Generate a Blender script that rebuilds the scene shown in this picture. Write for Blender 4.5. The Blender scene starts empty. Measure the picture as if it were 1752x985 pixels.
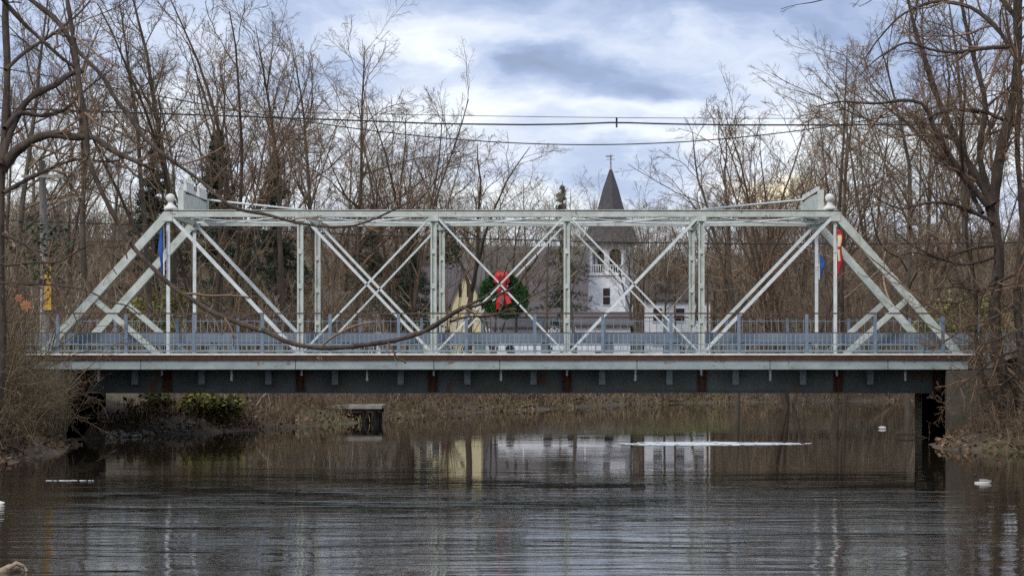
import bpy, math, random
import numpy as np
from math import radians as R, sin, cos, pi
from mathutils import Vector, Matrix

# ------------------------------------------------------------------ camera, sky, sun, exposure
SC = bpy.context.scene
COL = SC.collection
H = 3.16                 # camera height above the water
F = 3610.0               # focal length in photograph pixels
VX, VY = 955.0, 602.0    # where the axis square to the bridge meets the photograph

cam_d = bpy.data.cameras.new('camera')
cam = bpy.data.objects.new('camera', cam_d); COL.objects.link(cam)
cam.location = (0, 0, H); cam.rotation_euler = (R(90), 0, 0)
cam_d.sensor_width = 36.0; cam_d.lens = 36.0 * F / 1752.0
cam_d.shift_x = (876.0 - VX) / 1752.0
cam_d.shift_y = (VY - 492.5) / 1752.0
cam_d.clip_start = 0.5; cam_d.clip_end = 5000
SC.camera = cam

SUN_EL, SUN_AZ = R(42), R(215)     # azimuth measured from +Y towards +X: behind the camera, to its left
sun_d = bpy.data.lights.new('sun', 'SUN'); sun_d.energy = 1.5; sun_d.angle = R(14); sun_d.color = (1.0, 0.95, 0.88)
sun = bpy.data.objects.new('sun', sun_d); COL.objects.link(sun)
sd = Vector((sin(SUN_AZ) * cos(SUN_EL), cos(SUN_AZ) * cos(SUN_EL), sin(SUN_EL)))
sun.rotation_euler = sd.to_track_quat('Z', 'Y').to_euler()

SC.view_settings.view_transform = 'Standard'
SC.view_settings.look = 'None'
SC.view_settings.exposure = 0.5
SC.view_settings.gamma = 1.0
SC.view_settings.use_curve_mapping = False
SC.render.engine = 'CYCLES'
SC.cycles.use_denoising = False
SC.cycles.sample_clamp_indirect = 3.0
SC.cycles.max_bounces = 5; SC.cycles.diffuse_bounces = 2; SC.cycles.glossy_bounces = 3
SC.cycles.transmission_bounces = 2; SC.cycles.transparent_max_bounces = 4
SC.cycles.caustics_reflective = False; SC.cycles.caustics_refractive = False

W = bpy.data.worlds.new('World'); SC.world = W; W.use_nodes = True
nt = W.node_tree; nt.nodes.clear()
def N(tree, typ, **kw):
    n = tree.nodes.new(typ)
    for k, v in kw.items(): setattr(n, k, v)
    return n
def M_(tree, op, a, b=None, c=None, clamp=False):
    n = N(tree, 'ShaderNodeMath', operation=op); n.use_clamp = clamp
    for i, v in enumerate((a, b, c)):
        if v is None: continue
        if isinstance(v, (int, float)): n.inputs[i].default_value = v
        else: tree.links.new(v, n.inputs[i])
    return n.outputs[0]
def build_world():
    t = nt; L = t.links.new
    out = N(t, 'ShaderNodeOutputWorld'); bg = N(t, 'ShaderNodeBackground')
    tc = N(t, 'ShaderNodeTexCoord'); sep = N(t, 'ShaderNodeSeparateXYZ')
    L(tc.outputs['Generated'], sep.inputs[0])
    u = M_(t, 'ARCTAN2', sep.outputs[0], sep.outputs[1])
    v = M_(t, 'ARCSINE', sep.outputs[2])
    # warp field
    cw = N(t, 'ShaderNodeCombineXYZ'); L(M_(t, 'MULTIPLY', u, 14), cw.inputs[0]); L(M_(t, 'MULTIPLY', v, 34), cw.inputs[1])
    nw = N(t, 'ShaderNodeTexNoise'); nw.inputs['Scale'].default_value = 1.0; nw.inputs['Detail'].default_value = 7; nw.inputs['Roughness'].default_value = 0.55
    L(cw.outputs[0], nw.inputs['Vector'])
    ns = N(t, 'ShaderNodeSeparateColor'); L(nw.outputs['Color'], ns.inputs[0])
    u2 = M_(t, 'ADD', u, M_(t, 'MULTIPLY', M_(t, 'SUBTRACT', ns.outputs[0], 0.5), 0.11))
    v2 = M_(t, 'ADD', v, M_(t, 'MULTIPLY', M_(t, 'SUBTRACT', ns.outputs[1], 0.5), 0.045))
    cn = N(t, 'ShaderNodeCombineXYZ'); L(M_(t, 'MULTIPLY', u2, 10), cn.inputs[0]); L(M_(t, 'MULTIPLY', v2, 26), cn.inputs[1]); cn.inputs[2].default_value = 3.3
    nz = N(t, 'ShaderNodeTexNoise'); nz.inputs['Scale'].default_value = 1.0; nz.inputs['Detail'].default_value = 8; nz.inputs['Roughness'].default_value = 0.56
    L(cn.outputs[0], nz.inputs['Vector'])
    acc = M_(t, 'MULTIPLY_ADD', M_(t, 'SUBTRACT', nz.outputs['Fac'], 0.5), 1.6, 0.77)
    # banks of cloud where they stand in the sky (bearing, height)
    for (px, py, ra, rb, amp) in [
        (1000, 138, 170, 42, -.55), (1130, 168, 120, 22, -.30), (880, 105, 90, 35, -.22),
        (1000, -12, 520, 42, -.62), (1340, 50, 170, 40, -.34), (1420, 10, 200, 60, -.25),
        (1060, 305, 150, 50, -.42), (560, 130, 110, 45, -.22), (70, 110, 150, 90, -.38), (1620, 110, 160, 90, -.30),
        (720, 80, 190, 45, .22), (1180, 78, 230, 30, .26), (560, 250, 170, 60, .22), (930, 200, 260, 16, .28),
        (1120, 238, 170, 14, .30), (840, 330, 160, 45, .30), (1250, 330, 250, 50, .25), (300, 330, 400, 60, .30)]:
        u0 = (px - VX) / F; v0 = (VY - py) / F
        a = M_(t, 'POWER', M_(t, 'ABSOLUTE', M_(t, 'MULTIPLY', M_(t, 'SUBTRACT', u2, u0), F / ra)), 2.0)
        b = M_(t, 'POWER', M_(t, 'ABSOLUTE', M_(t, 'MULTIPLY', M_(t, 'SUBTRACT', v2, v0), F / rb)), 2.0)
        e = M_(t, 'EXPONENT', M_(t, 'MULTIPLY', M_(t, 'ADD', a, b), -1.0))
        acc = M_(t, 'MULTIPLY_ADD', e, amp, acc)
    cr = N(t, 'ShaderNodeValToRGB'); L(acc, cr.inputs[0])
    el = cr.color_ramp.elements
    el[0].position = 0.0; el[0].color = (.20, .25, .34, 1)
    el[1].position = 1.0; el[1].color = (.74, .78, .82, 1)
    e = el.new(.28); e.color = (.26, .33, .50, 1)
    e = el.new(.52); e.color = (.39, .46, .62, 1)
    e = el.new(.74); e.color = (.56, .61, .72, 1)
    # warm break low in the west
    a = M_(t, 'POWER', M_(t, 'ABSOLUTE', M_(t, 'MULTIPLY', M_(t, 'SUBTRACT', u2, (1335 - VX) / F), F / 55)), 2.0)
    b = M_(t, 'POWER', M_(t, 'ABSOLUTE', M_(t, 'MULTIPLY', M_(t, 'SUBTRACT', v2, (VY - 312) / F), F / 26)), 2.0)
    wm = M_(t, 'EXPONENT', M_(t, 'MULTIPLY', M_(t, 'ADD', a, b), -1.0))
    mw = N(t, 'ShaderNodeMixRGB'); L(wm, mw.inputs[0]); L(cr.outputs[0], mw.inputs[1]); mw.inputs[2].default_value = (1.0, .86, .60, 1)
    sky = N(t, 'ShaderNodeTexSky', sky_type='NISHITA'); sky.sun_disc = False
    sky.sun_elevation = SUN_EL; sky.sun_rotation = SUN_AZ
    sm = N(t, 'ShaderNodeMixRGB', blend_type='MULTIPLY'); sm.inputs[0].default_value = 1.0
    L(sky.outputs[0], sm.inputs[1]); sm.inputs[2].default_value = (1, 1, 1, 1)
    sk = N(t, 'ShaderNodeVectorMath', operation='SCALE'); L(sm.outputs[0], sk.inputs[0]); sk.inputs['Scale'].default_value = 1.0
    ck = N(t, 'ShaderNodeVectorMath', operation='SCALE'); L(mw.outputs[0], ck.inputs[0]); ck.inputs['Scale'].default_value = 10.0
    mx = N(t, 'ShaderNodeMixRGB'); mx.inputs[0].default_value = 0.93; L(sk.outputs[0], mx.inputs[1]); L(ck.outputs[0], mx.inputs[2])
    L(mx.outputs[0], bg.inputs[0]); bg.inputs[1].default_value = 0.10
    L(bg.outputs[0], out.inputs[0])
build_world()

# ------------------------------------------------------------------ helpers
def at(px, py, Y):
    return Vector(((px - VX) / F * Y, Y, H - (py - VY) / F * Y))
def tag(o, label=None, cat=None, group=None, kind=None):
    if label: o['label'] = label
    if cat: o['category'] = cat
    if group: o['group'] = group
    if kind: o['kind'] = kind
    return o
def empty(name, loc, label=None, cat=None, group=None, rz=0.0):
    o = bpy.data.objects.new(name, None); COL.objects.link(o)
    o.location = loc; o.rotation_euler = (0, 0, rz); o.empty_display_size = 0.3
    return tag(o, label, cat, group)
def copy_tree(o, parent=None):
    c = o.copy(); COL.objects.link(c); c.parent = parent
    for ch in KIDS.get(o.name, []):
        copy_tree(ch, c)
    return c
KIDS = {}

class MB:
    """collects vertices and faces and links them as one mesh object"""
    def __init__(s): s.v = []; s.f = []; s.m = []; s.n = 0; s.sm = []
    def add(s, v, f, mi=0, smooth=False):
        v = np.asarray(v, float).reshape(-1, 3)
        s.v.append(v)
        f = np.asarray(f, np.int64)
        s.f.append(f + s.n); s.m.append(np.full(len(f), mi)); s.sm.append(np.full(len(f), smooth))
        s.n += len(v)
    def addfaces(s, v, faces, mi=0, smooth=False):
        v = np.asarray(v, float).reshape(-1, 3)
        s.v.append(v)
        for k in sorted(set(len(f) for f in faces)):
            a = np.array([f for f in faces if len(f) == k], np.int64)
            s.f.append(a + s.n); s.m.append(np.full(len(a), mi)); s.sm.append(np.full(len(a), smooth))
        s.n += len(v)
    def box(s, x0, x1, y0, y1, z0, z1, mi=0):
        v = [(x0, y0, z0), (x1, y0, z0), (x1, y1, z0), (x0, y1, z0), (x0, y0, z1), (x1, y0, z1), (x1, y1, z1), (x0, y1, z1)]
        s.add(v, [(0, 3, 2, 1), (4, 5, 6, 7), (0, 1, 5, 4), (1, 2, 6, 5), (2, 3, 7, 6), (3, 0, 4, 7)], mi)
    def beam(s, p0, p1, w, d, up=(0, 1, 0), mi=0):
        """box along p0-p1; d is its size along `up`, w across"""
        p0 = Vector(p0); p1 = Vector(p1); a = (p1 - p0).normalized(); u = Vector(up)
        u = (u - a * u.dot(a)).normalized(); c = a.cross(u)
        v = []
        for p in (p0, p1):
            for i, j in ((-1, -1), (1, -1), (1, 1), (-1, 1)):
                v.append(p + c * (w / 2 * i) + u * (d / 2 * j))
        s.add([tuple(x) for x in v], [(0, 3, 2, 1), (4, 5, 6, 7), (0, 1, 5, 4), (1, 2, 6, 5), (2, 3, 7, 6), (3, 0, 4, 7)], mi)
    def tubes(s, P, Rr, n=4, mi=0, smooth=True):
        """P (m,k,3), Rr (m,k): a batch of tubes"""
        P = np.asarray(P, float); Rr = np.asarray(Rr, float)
        m, k, _ = P.shape
        T = np.empty_like(P); T[:, 1:-1] = P[:, 2:] - P[:, :-2]; T[:, 0] = P[:, 1] - P[:, 0]; T[:, -1] = P[:, -1] - P[:, -2]
        T /= np.linalg.norm(T, axis=2, keepdims=True) + 1e-9
        mean = P[:, -1] - P[:, 0]
        ref = np.where(np.abs(mean[:, 2:3]) > 0.75 * np.linalg.norm(mean, axis=1, keepdims=True), np.array([[1., 0.13, 0]]), np.array([[0.05, 0.1, 1.]]))
        A = np.cross(T, ref[:, None, :]); A /= np.linalg.norm(A, axis=2, keepdims=True) + 1e-9
        B = np.cross(T, A)
        th = np.arange(n) * 2 * pi / n
        V = P[:, :, None, :] + Rr[:, :, None, None] * (np.cos(th)[None, None, :, None] * A[:, :, None, :] + np.sin(th)[None, None, :, None] * B[:, :, None, :])
        idx = np.arange(m * k * n).reshape(m, k, n)
        a = idx[:, :-1, :]; b = idx[:, 1:, :]
        f = np.stack([a, np.roll(a, -1, 2), np.roll(b, -1, 2), b], -1).reshape(-1, 4)
        s.add(V.reshape(-1, 3), f, mi, smooth)
    def tube(s, pts, r, n=6, mi=0, caps=True):
        pts = np.array([tuple(p) for p in pts], float)
        r = np.full(len(pts), float(r)) if np.isscalar(r) else np.asarray(r, float)
        base = s.n
        s.tubes(pts[None], r[None], n, mi)
        if caps:
            s.f.append(np.array([list(range(base, base + n))])); s.m.append(np.array([mi])); s.sm.append(np.array([False]))
            e = base + (len(pts) - 1) * n
            s.f.append(np.array([list(range(e + n - 1, e - 1, -1))])); s.m.append(np.array([mi])); s.sm.append(np.array([False]))
    def lathe(s, prof, c=(0, 0, 0), n=16, mi=0, smooth=True):
        v = []
        for r, z in prof:
            for i in range(n): v.append((c[0] + r * cos(2 * pi * i / n), c[1] + r * sin(2 * pi * i / n), c[2] + z))
        f = []
        for j in range(len(prof) - 1):
            for i in range(n):
                f.append((j * n + i, j * n + (i + 1) % n, (j + 1) * n + (i + 1) % n, (j + 1) * n + i))
        s.add(v, f, mi, smooth)
    def prism(s, poly, y0, y1, mi=0):
        """polygon in xz extruded along y"""
        n = len(poly)
        v = [(x, y0, z) for x, z in poly] + [(x, y1, z) for x, z in poly]
        f = [tuple(range(n)), tuple(range(2 * n - 1, n - 1, -1))] + [(i, (i + 1) % n + 0, n + (i + 1) % n, n + i)[::-1] for i in range(n)]
        s.addfaces(v, f, mi)
    def prismx(s, poly, x0, x1, mi=0):
        n = len(poly)
        v = [(x0, y, z) for y, z in poly] + [(x1, y, z) for y, z in poly]
        f = [tuple(range(n)), tuple(range(2 * n - 1, n - 1, -1))] + [(i, (i + 1) % n, n + (i + 1) % n, n + i)[::-1] for i in range(n)]
        s.addfaces(v, f, mi)
    def mesh(s, name):
        me = bpy.data.meshes.new(name)
        V = np.concatenate(s.v)
        me.vertices.add(len(V)); me.vertices.foreach_set('co', V.astype(np.float32).ravel())
        loops = np.concatenate([f.ravel() for f in s.f]); sizes = np.concatenate([np.full(len(f), f.shape[1]) for f in s.f])
        starts = np.concatenate([[0], np.cumsum(sizes)[:-1]])
        me.loops.add(len(loops)); me.loops.foreach_set('vertex_index', loops.astype(np.int32))
        me.polygons.add(len(sizes)); me.polygons.foreach_set('loop_start', starts.astype(np.int32))
        try: me.polygons.foreach_set('loop_total', sizes.astype(np.int32))
        except Exception: pass
        me.polygons.foreach_set('material_index', np.concatenate(s.m).astype(np.int32))
        me.polygons.foreach_set('use_smooth', np.concatenate(s.sm).astype(bool))
        me.update(calc_edges=True); me.validate()
        return me
    def build(s, name, mats, parent=None, loc=(0, 0, 0)):
        me = s.mesh(name)
        return link(name, me, mats, parent, loc)
def link(name, me, mats, parent=None, loc=(0, 0, 0)):
    if not isinstance(mats, (list, tuple)): mats = [mats]
    if not me.materials:
        for m in mats: me.materials.append(m)
    o = bpy.data.objects.new(name, me); COL.objects.link(o); o.location = loc
    if parent:
        o.parent = parent; KIDS.setdefault(parent.name, []).append(o)
    return o

# ------------------------------------------------------------------ materials
def mat(name, c1, c2=None, scale=3.0, rough=0.7, bump=0.0, bscale=None, c3=None, t3=0.62, s3=2.0, metallic=0.0, stretch=None, detail=5, spec=0.5, contrast=0.15, island=False):
    m = bpy.data.materials.new(name); m.use_nodes = True
    t = m.node_tree; t.nodes.clear(); L = t.links.new
    out = N(t, 'ShaderNodeOutputMaterial'); b = N(t, 'ShaderNodeBsdfPrincipled'); L(b.outputs[0], out.inputs[0])
    b.inputs['Roughness'].default_value = rough; b.inputs['Metallic'].default_value = metallic
    b.inputs['Specular IOR Level'].default_value = spec
    tc = N(t, 'ShaderNodeTexCoord'); vec = tc.outputs['Object']
    if stretch:
        mp = N(t, 'ShaderNodeMapping'); mp.inputs['Scale'].default_value = stretch; L(vec, mp.inputs[0]); vec = mp.outputs[0]
    col = None
    c2 = c2 or tuple(x * 0.75 for x in c1)
    n = N(t, 'ShaderNodeTexNoise'); n.inputs['Scale'].default_value = scale; n.inputs['Detail'].default_value = detail; n.inputs['Roughness'].default_value = 0.65; L(vec, n.inputs['Vector'])
    rp = N(t, 'ShaderNodeMapRange'); rp.inputs[1].default_value = 0.5 - contrast; rp.inputs[2].default_value = 0.5 + contrast; L(n.outputs['Fac'], rp.inputs[0])
    mx = N(t, 'ShaderNodeMixRGB'); mx.inputs[1].default_value = (*c1, 1); mx.inputs[2].default_value = (*c2, 1); L(rp.outputs[0], mx.inputs[0]); col = mx.outputs[0]
    if c3:
        n3 = N(t, 'ShaderNodeTexNoise'); n3.inputs['Scale'].default_value = s3; n3.inputs['Detail'].default_value = 6; n3.inputs['Roughness'].default_value = 0.7; L(vec, n3.inputs['Vector'])
        r3 = N(t, 'ShaderNodeMapRange'); r3.inputs[1].default_value = t3; r3.inputs[2].default_value = t3 + 0.06; L(n3.outputs['Fac'], r3.inputs[0])
        m3 = N(t, 'ShaderNodeMixRGB'); L(r3.outputs[0], m3.inputs[0]); L(col, m3.inputs[1]); m3.inputs[2].default_value = (*c3, 1); col = m3.outputs[0]
    if island:
        g = N(t, 'ShaderNodeNewGeometry'); mr = N(t, 'ShaderNodeMapRange'); L(g.outputs['Random Per Island'], mr.inputs[0]); mr.inputs[3].default_value = 0.35; mr.inputs[4].default_value = 1.75
        vm = N(t, 'ShaderNodeVectorMath', operation='SCALE'); L(col, vm.inputs[0]); L(mr.outputs[0], vm.inputs['Scale']); col = vm.outputs[0]
    L(col, b.inputs['Base Color'])
    if bump:
        nb = N(t, 'ShaderNodeTexNoise'); nb.inputs['Scale'].default_value = bscale or scale * 4; nb.inputs['Detail'].default_value = 4; L(vec, nb.inputs['Vector'])
        bp = N(t, 'ShaderNodeBump'); bp.inputs['Strength'].default_value = bump; bp.inputs['Distance'].default_value = 0.05; L(nb.outputs['Fac'], bp.inputs['Height']); L(bp.outputs[0], b.inputs['Normal'])
    return m

PAINT = mat('white_bridge_paint', (.60, .63, .58), (.36, .40, .36), 3.2, .5, .1, 30, c3=(.20, .11, .06), t3=.625, s3=4.0, contrast=.22)
RODP = mat('rod_paint', (.74, .77, .77), (.50, .54, .53), 4, .45, c3=(.22, .14, .09), t3=.66, s3=6, contrast=.2)
RUST = mat('rusty_steel', (.10, .035, .02), (.045, .018, .012), 5, .85, .3, c3=(.35, .22, .12), t3=.63, s3=2.5)
RAILB = mat('brown_rail_steel', (.10, .055, .04), (.06, .035, .03), 6, .7, c3=(.3, .32, .33), t3=.62, s3=1.2)
STEELB = mat('blue_grey_galvanised', (.20, .25, .32), (.13, .17, .22), 4, .45, .05, c3=(.38, .43, .48), t3=.66, s3=5)
BALUS = mat('pale_galvanised', (.27, .33, .38), (.19, .24, .28), 6, .45)
GUARD = mat('guard_rail_panel', (.185, .225, .28), (.13, .16, .21), 1.4, .5, .1, stretch=(1, 1, .35), c3=(.10, .08, .07), t3=.68, s3=2)
FASC = mat('fascia_channel_paint', (.36, .41, .41), (.20, .24, .24), 1.6, .5, .1, stretch=(.8, 1, 1.5), c3=(.20, .10, .05), t3=.60, s3=2.2, contrast=.22)
GIRD = mat('dark_girder_steel', (.105, .125, .118), (.050, .060, .058), 1.1, .6, .2, c3=(.10, .045, .025), t3=.56, s3=1.2, contrast=.2, stretch=(1, 1, .6))
BRACK = mat('bracket_steel', (.20, .24, .25), (.12, .15, .16), 4, .6, c3=(.15, .06, .03), t3=.6, s3=3)
CURB = mat('white_curb', (.72, .72, .70), (.5, .5, .48), 3, .7)
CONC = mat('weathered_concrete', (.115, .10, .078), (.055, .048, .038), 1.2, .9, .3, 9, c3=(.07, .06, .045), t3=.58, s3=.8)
CONCD = mat('deck_shaded_concrete', (.045, .042, .040), (.025, .024, .023), 1.2, .9, .3, 9)  # shade under the deck put into the concrete colour
PILAS = mat('pale_tan_concrete', (.42, .38, .28), (.26, .23, .17), 2, .9, .3, 9)
ASPH = mat('asphalt', (.06, .06, .06), (.04, .04, .042), 6, .9, .2)
BARK = mat('grey_brown_bark', (.120, .098, .072), (.045, .035, .026), 3, .95, .5, 12, stretch=(1, 1, .25), c3=(.13, .15, .09), t3=.66, s3=1.2)
BARKR = mat('red_brown_bark', (.095, .065, .044), (.038, .026, .018), 3, .95, .5, 12, stretch=(1, 1, .25), c3=(.14, .13, .09), t3=.68, s3=1.5)
BARKD = mat('dark_wet_bark', (.085, .060, .044), (.030, .021, .016), 5, .9, .6, 22, stretch=(1, 1, .35), c3=(.15, .15, .10), t3=.64, s3=3.5)
TWIG = mat('twig_bark', (.205, .155, .105), (.110, .078, .052), .35, .95, island=True)
TWIGR = mat('red_twig_bark', (.200, .130, .082), (.105, .064, .040), .35, .95, island=True)
TWIGG = mat('pale_twig_bark', (.30, .27, .21), (.18, .155, .115), .4, .95, island=True)
BRUSH = mat('brush_stems', (.20, .145, .09), (.11, .075, .05), .5, .95, island=True)
REED = mat('dead_weeds', (.34, .26, .15), (.17, .12, .07), .6, .95, island=True)
VINE = mat('vine_stems', (.24, .185, .105), (.13, .095, .055), .6, .95, island=True, c3=(.10, .10, .04), t3=.62, s3=.7)
DRYLEAF = mat('dry_leaves', (.19, .12, .065), (.10, .06, .035), 2, .9, island=True)
GREENLF = mat('yellow_green_leaves', (.22, .20, .035), (.11, .105, .025), .8, .7, island=True)
GRASSM = mat('winter_grass', (.10, .12, .035), (.12, .10, .04), .6, .9, island=True)
OLIVE = mat('olive_leaves', (.17, .16, .035), (.10, .09, .03), .8, .8, island=True)
IVY = mat('dark_green_leaves', (.035, .055, .022), (.022, .036, .016), 1.5, .7, island=True)
NEEDLE = mat('dark_needles', (.028, .042, .022), (.018, .028, .016), 1.5, .8, island=True)
WREATHM = mat('wreath_needles', (.045, .125, .03), (.018, .055, .016), 5, .7, island=True)
RED = mat('red_ribbon', (.52, .012, .015), (.40, .010, .012), 5, .45)
BLUEF = mat('blue_flag_cloth', (.015, .07, .30), (.02, .10, .38), 5, .8, c3=(.5, .55, .6), t3=.64, s3=4)
SLATE = mat('slate_roof', (.070, .064, .074), (.042, .038, .046), 2, .8, .4, 10, stretch=(1, 1, 3))
SLATE2 = mat('grey_shingle_roof', (.105, .095, .10), (.085, .075, .08), .6, .85, .2, 8)
WHITEW = mat('white_clapboard', (.74, .76, .80), (.60, .62, .66), 1.2, .7)
WHITEC = mat('church_shingle_white', (.74, .77, .83), (.58, .60, .66), 2.4, .8, .4, 6)
YELLOW = mat('pale_yellow_clapboard', (.66, .58, .36), (.54, .47, .29), 1.2, .75)
BRNROOF = mat('brown_shingle_roof', (.085, .065, .06), (.06, .045, .04), 2, .9)
GLASS = mat('dark_window_glass', (.025, .02, .025), (.04, .03, .035), 1, .1)
DARKIN = mat('belfry_inside_shade', (.03, .018, .018), (.02, .014, .014), 1, .9)
POLEM = mat('weathered_pole_wood', (.30, .28, .26), (.20, .185, .17), 4, .9, .3, stretch=(1, 1, .15))
SIGNY = mat('yellow_sign', (.62, .36, .03), (.50, .26, .02), 6, .6)
WIRE = mat('black_cable', (.02, .02, .022), None, 3, .6)
STONE = mat('bank_stones', (.24, .23, .21), (.11, .105, .095), 2, .9, .4, 6, island=True)
GLINT = mat('white_sky_glint', (.80, .84, .88), (.62, .68, .74), 4, .6, .3, 9)  # white colour stands for sky reflected in rippled water
WOODG = mat('grey_dock_planks', (.30, .28, .25), (.2, .18, .16), 3, .85)
WOODD = mat('dark_dock_posts', (.022, .018, .016), None, 3, .9)
LOGM = mat('bleached_wood', (.36, .28, .20), (.24, .18, .12), 4, .85, .4, 20)
LEAFO = mat('orange_leaf', (.38, .16, .07), (.24, .09, .04), 20, .7)
RUB = mat('tyre_rubber', (.02, .02, .02), None, 3, .9)
CARW = mat('white_car_paint', (.75, .77, .80), (.70, .72, .75), 1, .25)
CARR = mat('dark_red_car_paint', (.12, .03, .03), None, 1, .25)
WFEATH = mat('white_feathers', (.72, .70, .66), (.58, .56, .52), 8, .8)

def ground_mat():
    m = mat('leaf_litter_ground', (.105, .078, .052), (.060, .043, .030), 1.1, .95, .6, 5, c3=(.21, .15, .08), t3=.60, s3=3.0, detail=8)
    t = m.node_tree; L = t.links.new
    b = [n for n in t.nodes if n.type == 'BSDF_PRINCIPLED'][0]
    col = b.inputs['Base Color'].links[0].from_socket
    tc = [n for n in t.nodes if n.type == 'TEX_COORD'][0]
    n = N(t, 'ShaderNodeTexNoise'); n.inputs['Scale'].default_value = .13; n.inputs['Detail'].default_value = 4; L(tc.outputs['Object'], n.inputs['Vector'])
    r = N(t, 'ShaderNodeMapRange'); r.inputs[1].default_value = .54; r.inputs[2].default_value = .62; L(n.outputs['Fac'], r.inputs[0])
    mx = N(t, 'ShaderNodeMixRGB'); L(r.outputs[0], mx.inputs[0]); L(col, mx.inputs[1]); mx.inputs[2].default_value = (.085, .080, .035, 1)
    L(mx.outputs[0], b.inputs['Base Color'])
    return m
GROUND = ground_mat()

def water_mat():
    m = bpy.data.materials.new('river_water'); m.use_nodes = True
    t = m.node_tree; t.nodes.clear(); L = t.links.new
    out = N(t, 'ShaderNodeOutputMaterial'); b = N(t, 'ShaderNodeBsdfPrincipled'); L(b.outputs[0], out.inputs[0])
    b.inputs['Base Color'].default_value = (.016, .013, .009, 1); b.inputs['Roughness'].default_value = 0.02; b.inputs['IOR'].default_value = 1.45
    tc = N(t, 'ShaderNodeTexCoord'); sp = N(t, 'ShaderNodeSeparateXYZ'); L(tc.outputs['Object'], sp.inputs[0])
    def noise(sc, det, st):
        mp = N(t, 'ShaderNodeMapping'); mp.inputs['Scale'].default_value = st; L(tc.outputs['Object'], mp.inputs[0])
        n = N(t, 'ShaderNodeTexNoise'); n.inputs['Scale'].default_value = sc; n.inputs['Detail'].default_value = det; n.inputs['Roughness'].default_value = .55; L(mp.outputs[0], n.inputs['Vector']); return n.outputs['Fac']
    ripple = noise(1.9, 4, (.24, 1.1, 1))
    fine = noise(6.5, 2, (.22, 1.1, 1))
    # wind reaches the open water this side of the bridge, patchily; it is calm in the lee beyond
    gust = noise(.11, 4, (.6, 1.0, 1))
    edge = M_(t, 'ADD', sp.outputs[1], M_(t, 'MULTIPLY', M_(t, 'SUBTRACT', gust, .5), 46))
    w = N(t, 'ShaderNodeMapRange'); w.interpolation_type = 'SMOOTHSTEP'; L(edge, w.inputs[0])
    w.inputs[1].default_value = 66; w.inputs[2].default_value = 30; w.inputs[3].default_value = 0.07; w.inputs[4].default_value = 1.0
    hgt = M_(t, 'MULTIPLY', M_(t, 'MULTIPLY_ADD', fine, .16, ripple), w.outputs[0])
    swell = noise(.55, 2, (.35, 1.0, 1)); patch = noise(.33, 3, (.45, 1.0, 1))
    pr_ = N(t, 'ShaderNodeMapRange'); L(patch, pr_.inputs[0]); pr_.inputs[1].default_value = .40; pr_.inputs[2].default_value = .60; pr_.inputs[3].default_value = .30; pr_.inputs[4].default_value = 1.45
    hgt = M_(t, 'MULTIPLY', hgt, pr_.outputs[0]); hgt = M_(t, 'MULTIPLY_ADD', M_(t, 'MULTIPLY', swell, w.outputs[0]), .9, hgt)
    far = noise(1.2, 2, (.15, 1.0, 1))
    hgt = M_(t, 'MULTIPLY_ADD', far, .05, hgt)
    bp = N(t, 'ShaderNodeBump'); bp.inputs['Strength'].default_value = 1.0; bp.inputs['Distance'].default_value = WATER_BUMP
    L(hgt, bp.inputs['Height']); L(bp.outputs[0], b.inputs['Normal'])
    return m
WATER_BUMP = 0.021
WATER = water_mat()

# ------------------------------------------------------------------ terrain and water
RIVER = np.array([(-9.2, 10), (-9.7, 30), (-10.6, 34), (-13.9, 50), (-15.6, 60), (-15.8, 68), (-16.3, 72.5), (-17.3, 74.3), (-17.3, 77.0), (-16.0, 78.5), (-14, 82), (-12.2, 86), (-9.9, 91), (-8.2, 98), (-5.8, 107.6),
                  (-.8, 116), (1.5, 122.7), (5.2, 129.6), (14, 134), (23, 137), (34, 136), (38, 120), (30, 100), (20, 88), (13.8, 82.5), (13.6, 74.2), (12.6, 71), (12.4, 68.3), (14.8, 66.6), (19, 62), (24, 50), (26, 10), (26, -60), (-9.0, -60)], float)
def smooth(x): x = np.clip(x, 0, 1); return x * x * (3 - 2 * x)
def vnoise(x, y, s, seed):
    a = np.random.RandomState(seed).rand(64, 64)
    xs = x * s; ys = y * s
    xi = np.floor(xs).astype(int); yi = np.floor(ys).astype(int); fx = smooth(xs - xi); fy = smooth(ys - yi)
    g = lambda i, j: a[i % 64, j % 64]
    return (g(xi, yi) * (1 - fx) + g(xi + 1, yi) * fx) * (1 - fy) + (g(xi, yi + 1) * (1 - fx) + g(xi + 1, yi + 1) * fx) * fy - .5
def river_dist(x, y):
    x = np.asarray(x, float); y = np.asarray(y, float)
    d = np.full(x.shape, 1e9); ins = np.zeros(x.shape, bool)
    n = len(RIVER)
    for i in range(n):
        ax, ay = RIVER[i]; bx, by = RIVER[(i + 1) % n]
        dx, dy = bx - ax, by - ay
        t = np.clip(((x - ax) * dx + (y - ay) * dy) / (dx * dx + dy * dy), 0, 1)
        d = np.minimum(d, np.hypot(x - ax - t * dx, y - ay - t * dy))
        c = ((ay > y) != (by > y)) & (x < (bx - ax) * (y - ay) / (by - ay + 1e-12) + ax)
        ins ^= c
    return np.where(ins, -d, d)
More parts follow.
